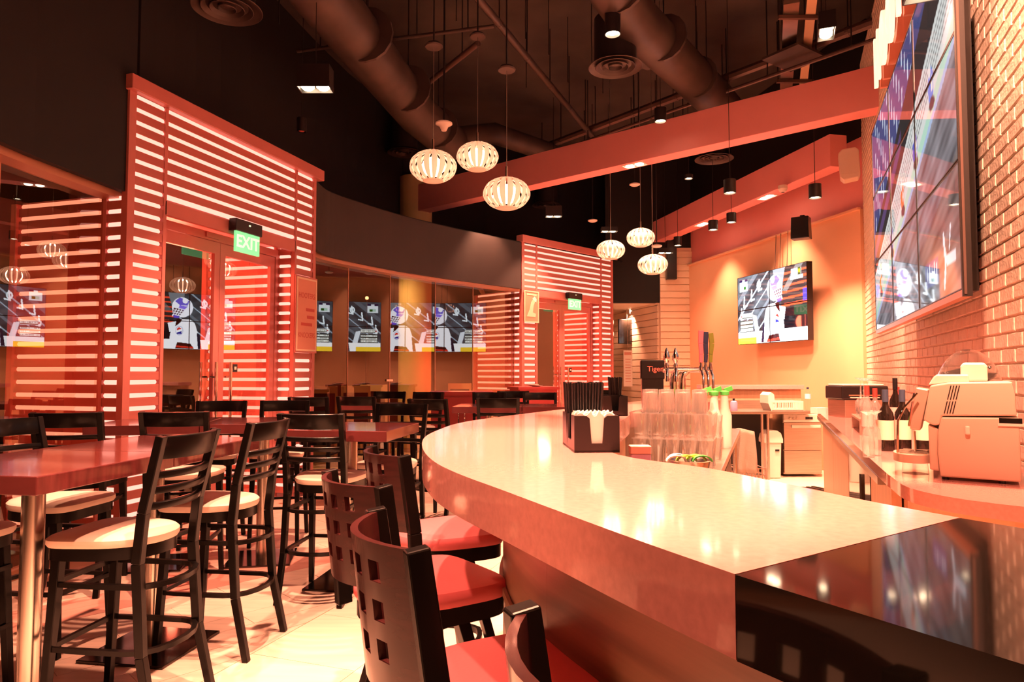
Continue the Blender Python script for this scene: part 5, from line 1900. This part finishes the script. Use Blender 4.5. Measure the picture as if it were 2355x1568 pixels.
# ================================================================== DOWNLIGHTS
def downlight(label, x, y, z, r=0.075, h=0.17, twin=False, lit=True, target=None, power=0, ang=75, rz=0.0, rod=True, blend=0.6):
    t = thing('downlight', label, 'lamp', (x, y, z), rz, 'black hanging downlights')
    if twin:
        w, d = 0.14, 0.075
        m_ = MB()
        m_.bx(-w, w, -d, d, 0.05, h)
        for a in (-1, 1):
            m_.bx(a * w - 0.004, a * w + 0.004, -d, d, 0, 0.05).bx(-w, w, a * d - 0.004, a * d + 0.004, 0, 0.05)
        m_.build('housing', 'black_metal', t)
        for s in (-1, 1):
            MB().lathe([(0, -0.004), (0.035, 0.0), (0.058, 0.02), (0.060, 0.049), (0, 0.049)], 18, (s * 0.068, 0, 0)).build('reflector_bulb', 'lamp_glow' if lit else 'bulb_red', t, smooth=True)
    else:
        MB().lathe([(r * .92, 0.045), (r * .92, 0.0), (r, 0.0), (r, h), (0.0, h)], 24).build('housing', 'black_metal', t, smooth=True)
        MB().lathe([(0, 0.004), (r * .5, 0.008), (r * .86, 0.025), (r * .90, 0.045), (0, 0.045)], 20).build('reflector_bulb', 'lamp_glow' if lit else 'poster_ink', t, smooth=True)
    if rod:
        MB().tube([(0, 0, h), (0, 0, CEIL - z)], 0.004, 6).build('drop_rod', 'black_metal', t)
    if power:
        spot('downlight_spot', (x, y, z - 0.02), target or (x, y, 0), power, ang, blend)
    return t


downlight('black cylinder downlight above the big round air diffuser at the top', 1.01, 6.70, 4.80, 0.080, 0.22, power=650)
downlight('square twin-bulb downlight high at the upper right, next to the brick', 3.06, 6.50, 4.70, twin=True, rz=1.2, power=900, target=(3.55, 6.6, 1.0), ang=80)
downlight('black twin-bulb box downlight hanging above the near vestibule', -1.73, 5.90, 3.90, twin=True, h=0.20, power=700, ang=95)
downlight('small dark unlit cylinder spot hanging below the twin-bulb box', -2.44, 7.80, 4.20, 0.055, 0.16, lit=False)
downlight('black cylinder downlight hanging in front of the long beam', 1.90, 8.60, 4.62, 0.075, 0.17, power=500)
downlight('black cylinder downlight before the right half of the wall beam', 2.71, 8.40, 3.64, 0.075, 0.17, power=420, target=(4.2, 10.4, 0.0), ang=66)
downlight('black cylinder downlight closest to the pale speaker at the corner', 3.77, 8.40, 3.58, 0.075, 0.17, power=700, target=(4.5, 10.2, 0.0), ang=62)
downlight('black cylinder spot left of the pair under the wall beam', 3.18, 10.70, 3.66, 0.075, 0.15, power=40, target=(3.9, 11.3, 0.6), ang=70)
downlight('black cylinder spot right of the pair under the wall beam', 3.47, 10.70, 3.78, 0.075, 0.15, power=40, target=(4.0, 11.0, 0.6), ang=70)
downlight('black cylinder spot at the far end of the wall beam', 3.18, 13.0, 3.84, 0.075, 0.17, power=60, target=(3.3, 13.6, 1.0), ang=70)
downlight('tiny black twin light beyond the far pendants', 3.05, 13.5, 3.78, twin=True, h=0.10, power=0)
downlight('black twin-bulb box downlight between the two far round diffusers', 0.72, 11.7, 4.10, twin=True, h=0.18, power=400, ang=90)
downlight('lit twin downlight just above the leftmost far pendant', 1.72, 12.0, 3.90, twin=True, h=0.08, power=300, ang=90)
downlight('square ceiling light between the two beams', 2.62, 10.0, 4.28, 0.06, 0.06, power=350)
downlight('square lamp added before the nine screens in place of a reflection at the top', 1.90, 3.05, 3.18, twin=True, rz=1.2, power=520, target=(2.5, 3.3, 0.9), ang=95)  # added lamp standing in for a reflection in the screens

# unseen spots without fixtures, added overhead to brighten bar, glasses, floor, counters and brick
for loc, tgt, pw, an in (((0.05, 1.9, 4.7), (-0.35, 2.0, 0), 1500, 50), ((-0.9, 3.5, 4.7), (-0.9, 3.5, 0), 1300, 60), ((1.72, 3.05, 4.6), (1.80, 2.85, 1.0), 450, 60), ((0.25, 1.75, 4.8), (0.12, 1.75, 1.2), 1900, 34),
                         ((-1.7, 1.4, 4.7), (-1.9, 2.6, 0), 800, 75), ((0.7, 3.6, 4.6), (0.92, 3.95, 0.9), 3600, 30), ((3.0, 7.2, 3.9), (3.8, 9.6, 0.9), 350, 60), ((2.3, 5.3, 4.5), (2.4, 5.4, 0), 1100, 75),
                         ((-0.3, 0.4, 4.6), (-0.1, 0.9, 0), 700, 70), ((0.45, 0.9, 4.3), (2.2, 2.95, 2.75), 1600, 58)):
    spot('unseen_spot', loc, tgt, pw, an, 0.5)


# ================================================================== DUCTS, PIPES, DIFFUSERS
def run(name, label, cat, pts, r, m, seg=16, hangers=0):
    t = thing(name, label, cat, (0, 0, 0))
    MB().tube(pts, r, seg).build('run', m, t, smooth=True)
    if hangers:
        a, b = Vector(pts[0]), Vector(pts[-1])
        for i in range(hangers):
            p = a.lerp(b, (i + .5) / hangers)
            rr = r if not isinstance(r, list) else r[0]
            MB().tube([(p.x, p.y, p.z + rr), (p.x, p.y, CEIL)], 0.008, 6).build('hanger', 'black_metal', t)
            MB().lathe([(rr * 1.01, -0.02), (rr * 1.04, -0.02), (rr * 1.04, 0.02), (rr * 1.01, 0.02)], 16).build('collar', m, t, loc=p).rotation_euler = (b - a).to_track_quat('Z', 'Y').to_euler()
    return t


run('air_duct', 'thick round air duct crossing the upper left ceiling', 'duct', [(-2.1, 3.6, 4.95), (-1.78, 6.2, 4.95), (-1.30, 9.2, 4.95), (-0.95, 10.4, 4.95)], 0.28, 'duct_metal', 24, 5)
run('air_duct', 'thinner duct branch running off behind the near pendants', 'duct', [(-0.95, 10.4, 5.02), (-0.3, 11.0, 5.32), (1.2, 12.6, 5.35)], 0.17, 'duct_metal', 20)
run('air_duct', 'round air duct slanting past the big diffuser towards the long beam', 'duct', [(0.75, 6.1, 5.25), (1.35, 7.3, 5.25), (2.9, 9.5, 5.25), (3.4, 10.3, 5.25)], 0.26, 'duct_metal', 24, 4)
run('ceiling_pipe', 'long sprinkler pipe slanting down the middle of the ceiling', 'pipe', [(-0.65, 6.4, 5.4), (1.37, 11.4, 5.4)], 0.045, 'duct_metal', 12, 6)
run('ceiling_pipe', 'thin pipe crossing in front of the thick left duct', 'pipe', [(-2.6, 8.1, 5.3), (-0.2, 7.5, 5.3)], 0.022, 'duct_metal', 10, 4)
run('ceiling_pipe', 'dark pipe stub slanting above the highest near pendant', 'pipe', [(-1.25, 9.2, 5.3), (-0.40, 7.9, 5.3)], 0.035, 'pipe_dark', 10, 2)
run('ceiling_pipe', 'long dark trunking running behind the long beam to the brick wall', 'pipe', [(0.6, 12.2, 5.5), (4.3, 7.7, 5.5)], 0.06, 'pipe_dark', 8, 7)
run('ceiling_pipe', 'second dark pipe just under the long trunking', 'pipe', [(0.9, 11.4, 5.2), (4.3, 7.4, 5.2)], 0.025, 'pipe_dark', 8, 5)
run('ceiling_pipe', 'dark pipe between the two beams above the far lamps', 'pipe', [(0.2, 13.2, 5.0), (3.2, 10.8, 5.0)], 0.05, 'pipe_dark', 10, 4)
ct = thing('cable_tray', 'hanging cable tray with silver trunking near the brick wall top', 'cable tray', (0, 0, 0))
MB().rod((3.02, 7.2, 5.42), (3.92, 9.6, 5.42), 0.16, 0.05, side=(1, -0.4, 0)).build('silver_duct', 'steel_brushed', ct)
MB().rod((3.20, 7.1, 5.42), (4.12, 9.5, 5.42), 0.10, 0.05, side=(1, -0.4, 0)).build('conduit', 'pale_outdoor', ct)
for f in (0.1, 0.45, 0.8):
    x, y = 3.02 + 0.9 * f, 7.2 + 2.4 * f
    MB().bx(x - 0.14, x + 0.36, y - 0.02, y + 0.02, 5.35, 5.39).build('rung', 'pipe_dark', ct)
    for s in (-0.12, 0.34):
        MB().tube([(x + s, y, 5.39), (x + s, y, CEIL)], 0.008, 6).build('hanger', 'black_metal', ct)
for i, (x, y, z, sx, sy, lab) in enumerate(((1.55, 7.9, 5.1, 0.5, 0.35, 'flat brown duct panel beside the slanting duct'), (2.35, 10.3, 4.75, 0.45, 0.45, 'square brown panel behind the square ceiling light'),
                                           (3.5, 8.3, 5.3, 0.6, 0.5, 'brown ceiling panel by the cable tray'))):
    t = thing('ceiling_panel', lab, 'panel', (x, y, z), 0.6)
    MB().bx(-sx / 2, sx / 2, -sy / 2, sy / 2, 0, 0.03).build('sheet', 'duct_metal', t)
    for s in (-1, 1):
        MB().tube([(s * sx * .4, 0, 0.03), (s * sx * .4, 0, CEIL - z)], 0.006, 6).build('hanger', 'black_metal', t)
k = 0
for x, y, l in ((0.15, 7.4, 1.1), (0.45, 8.2, 0.9), (0.75, 9.0, 0.9), (1.0, 8.4, 1.0), (1.3, 9.6, 0.8), (2.2, 8.0, 0.9), (2.5, 8.6, 1.0), (0.2, 9.4, 0.8), (1.9, 10.1, 0.9), (-2.2, 6.3, 1.5), (-1.9, 6.4, 1.4), (-0.6, 7.2, 1.0)):
    tag(MB().tube([(0, 0, 0), (0, 0, -l)], 0.006, 6).build('hanger_rod', 'black_metal', loc=(x, y, CEIL)), 'thin black threaded rod hanging free from the ceiling slab', 'rod', 'free hanging rods')


def diffuser(label, x, y, z, r, dz):
    t = thing('air_diffuser', label, 'air vent', (x, y, z), 0, 'round ceiling diffusers')
    for i, f in enumerate((1.0, 0.74, 0.50, 0.27)):
        a, b = r * f, r * f * 0.80
        MB().lathe([(b, 0.035 - i * 0.002), (a - 0.006, 0.0), (a, 0.004), (b + 0.012, 0.045)], 36).build('cone_ring', 'duct_metal', t, smooth=True)
    MB().lathe([(0, 0.02), (r * .15, 0.03), (0, 0.045)], 24).build('centre_cone', 'duct_metal', t, smooth=True)
    MB().lathe([(r * .78, 0.045), (r * .78, dz), (0, dz)], 30).build('neck', 'black_metal', t, smooth=True)
    return t


diffuser('big round ringed air diffuser hanging at the top centre', 1.15, 7.45, 4.80, 0.30, 0.55)
diffuser('round ringed air diffuser cut by the top edge at the upper left', -2.52, 5.90, 4.62, 0.30, 0.5)
diffuser('round ringed air diffuser between the two beams', 3.18, 10.6, 4.76, 0.30, 0.4)
diffuser('small dark round diffuser below the long beam', 0.71, 14.0, 4.86, 0.30, 0.5)
diffuser('dark round diffuser left of the near pendants', -1.90, 11.9, 5.28, 0.30, 0.6)

# ceiling detectors and cameras
sd = thing('ceiling_speaker', 'white funnel-shaped ceiling speaker just above the near pendants', 'speaker', (-0.81, 8.0, 4.28))
MB().lathe([(0, 0), (0.03, 0.005), (0.055, 0.06), (0.10, 0.085), (0.10, 0.10), (0.05, 0.11), (0, 0.11)], 24).build('cone', 'white_plastic', sd, smooth=True)
MB().tube([(0, 0, 0.11), (0, 0, CEIL - 4.28)], 0.012, 8).build('drop_rod', 'black_metal', sd)
dc = thing('dome_camera', 'white dome camera under the wall beam', 'camera', (3.90, 9.72, 4.0))
MB().lathe([(0, 0), (0.045, 0.012), (0.06, 0.045), (0.065, 0.05), (0.065, 0.10), (0, 0.10)], 22).build('dome_shell', 'white_plastic', dc, smooth=True)
MB().lathe([(0, -0.004), (0.025, 0.002), (0, 0.006)], 14).build('lens', 'black_plastic', dc, smooth=True)
for i, (x, y, z, lab) in enumerate(((1.43, 12.0, 4.08, 'pale disc detector on a rod left of the far pendants'), (2.0, 11.0, 4.45, 'pale disc detector hanging between the two beams'), (2.35, 11.0, 3.44, 'small white sensor below the far beam end'))):
    t = thing('smoke_detector', lab, 'detector', (x, y, z))
    MB().lathe([(0, 0), (0.06, 0.0), (0.085, 0.015), (0.085, 0.03), (0.03, 0.05), (0, 0.05)], 22).build('cover', 'white_plastic', t, smooth=True)
    MB().tube([(0, 0, 0.05), (0, 0, CEIL - z)], 0.008, 6).build('drop_rod', 'black_metal', t)

# ================================================================== WALL SPEAKERS AND FAR CORNER
wsx = thing('wall_speaker', 'pale rounded loudspeaker tilted out from the corner beside the nine screens', 'speaker', (3.98, 7.95, 3.66), math.radians(-25))
MB().prism_y([(-0.10, 0.04), (-0.06, 0.0), (0.09, 0.02), (0.11, 0.06), (0.10, 0.34), (0.06, 0.38), (-0.08, 0.37), (-0.12, 0.32)], -0.10, 0.09).build('cabinet', 'machine_plastic', wsx, bevel=0.012)
MB().bx(-0.03, 0.03, 0.09, 0.30, 0.16, 0.22).build('wall_bracket', 'machine_plastic', wsx)
MB().bx(-0.085, 0.075, -0.106, -0.10, 0.07, 0.31).build('grille', 'machine_plastic', wsx)
bsx = thing('wall_speaker', 'black loudspeaker on the orange wall above the hockey screen', 'speaker', (4.10, 9.60, 3.30), math.radians(-35))
MB().box((0, 0, 0.155), (0.25, 0.20, 0.31), 0, 0.92).build('cabinet', 'black_plastic', bsx, bevel=0.01)
MB().bx(-0.03, 0.03, 0.08, 0.22, 0.26, 0.36).build('wall_bracket', 'black_metal', bsx)
csx = thing('column_speaker', 'tall black column loudspeaker on the far pilaster', 'speaker', (3.28, 13.98, 3.32))
MB().bx(-0.10, 0.10, -0.08, 0.08, 0.0, 0.90).build('cabinet', 'black_plastic', csx, bevel=0.01)
MB().bx(-0.03, 0.03, 0.08, 0.10, 0.4, 0.5).build('wall_bracket', 'black_metal', csx)
hb = thing('hung_screen', 'dark switched-off screen hanging before the lap siding in the far corner', 'television', (2.62, 15.5, 2.06), 0.1)
MB().bx(-0.21, 0.21, -0.03, 0.03, 0.0, 0.56).build('case', 'black_plastic', hb, bevel=0.006)
MB().bx(-0.195, 0.195, -0.034, -0.030, 0.015, 0.545).build('dead_screen', 'bar_dark', hb)
MB().tube([(0, 0, 0.56), (0, 0, 0.80)], 0.012, 8).build('hanger', 'steel', hb)
mn = thing('menu_sheet', 'tall narrow paper menu hung on the lap siding in the far corner', 'menu', (2.58, 15.2, 1.10), 0.1)
MB().bx(-0.10, 0.10, -0.003, 0.003, 0.0, 0.80).build('sheet', 'paper', mn)
MB().bx(-0.08, 0.08, -0.006, -0.003, 0.70, 0.76).build('heading', 'menu_ink', mn)
for i in range(9):
    MB().bx(-0.06, 0.06, -0.005, -0.003, 0.10 + i * 0.062, 0.115 + i * 0.062).build('text_line', 'menu_ink', mn)
MB().tube([(0, 0.0, 0.80), (0, 0.0, 1.75)], 0.003, 6).build('cord', 'steel', mn)
wl = thing('wall_light', 'bright wall light washing the lap siding in the far corner', 'lamp', (2.75, 15.6, 2.74))
MB().lathe([(0, 0), (0.05, 0.01), (0.06, 0.05), (0.06, 0.11), (0, 0.11)], 18).build('lamp_head', 'lamp_glow_soft', wl, smooth=True)
spot('wall_light_spot', (2.62, 15.4, 2.72), (2.70, 16.0, 1.0), 260, 120)
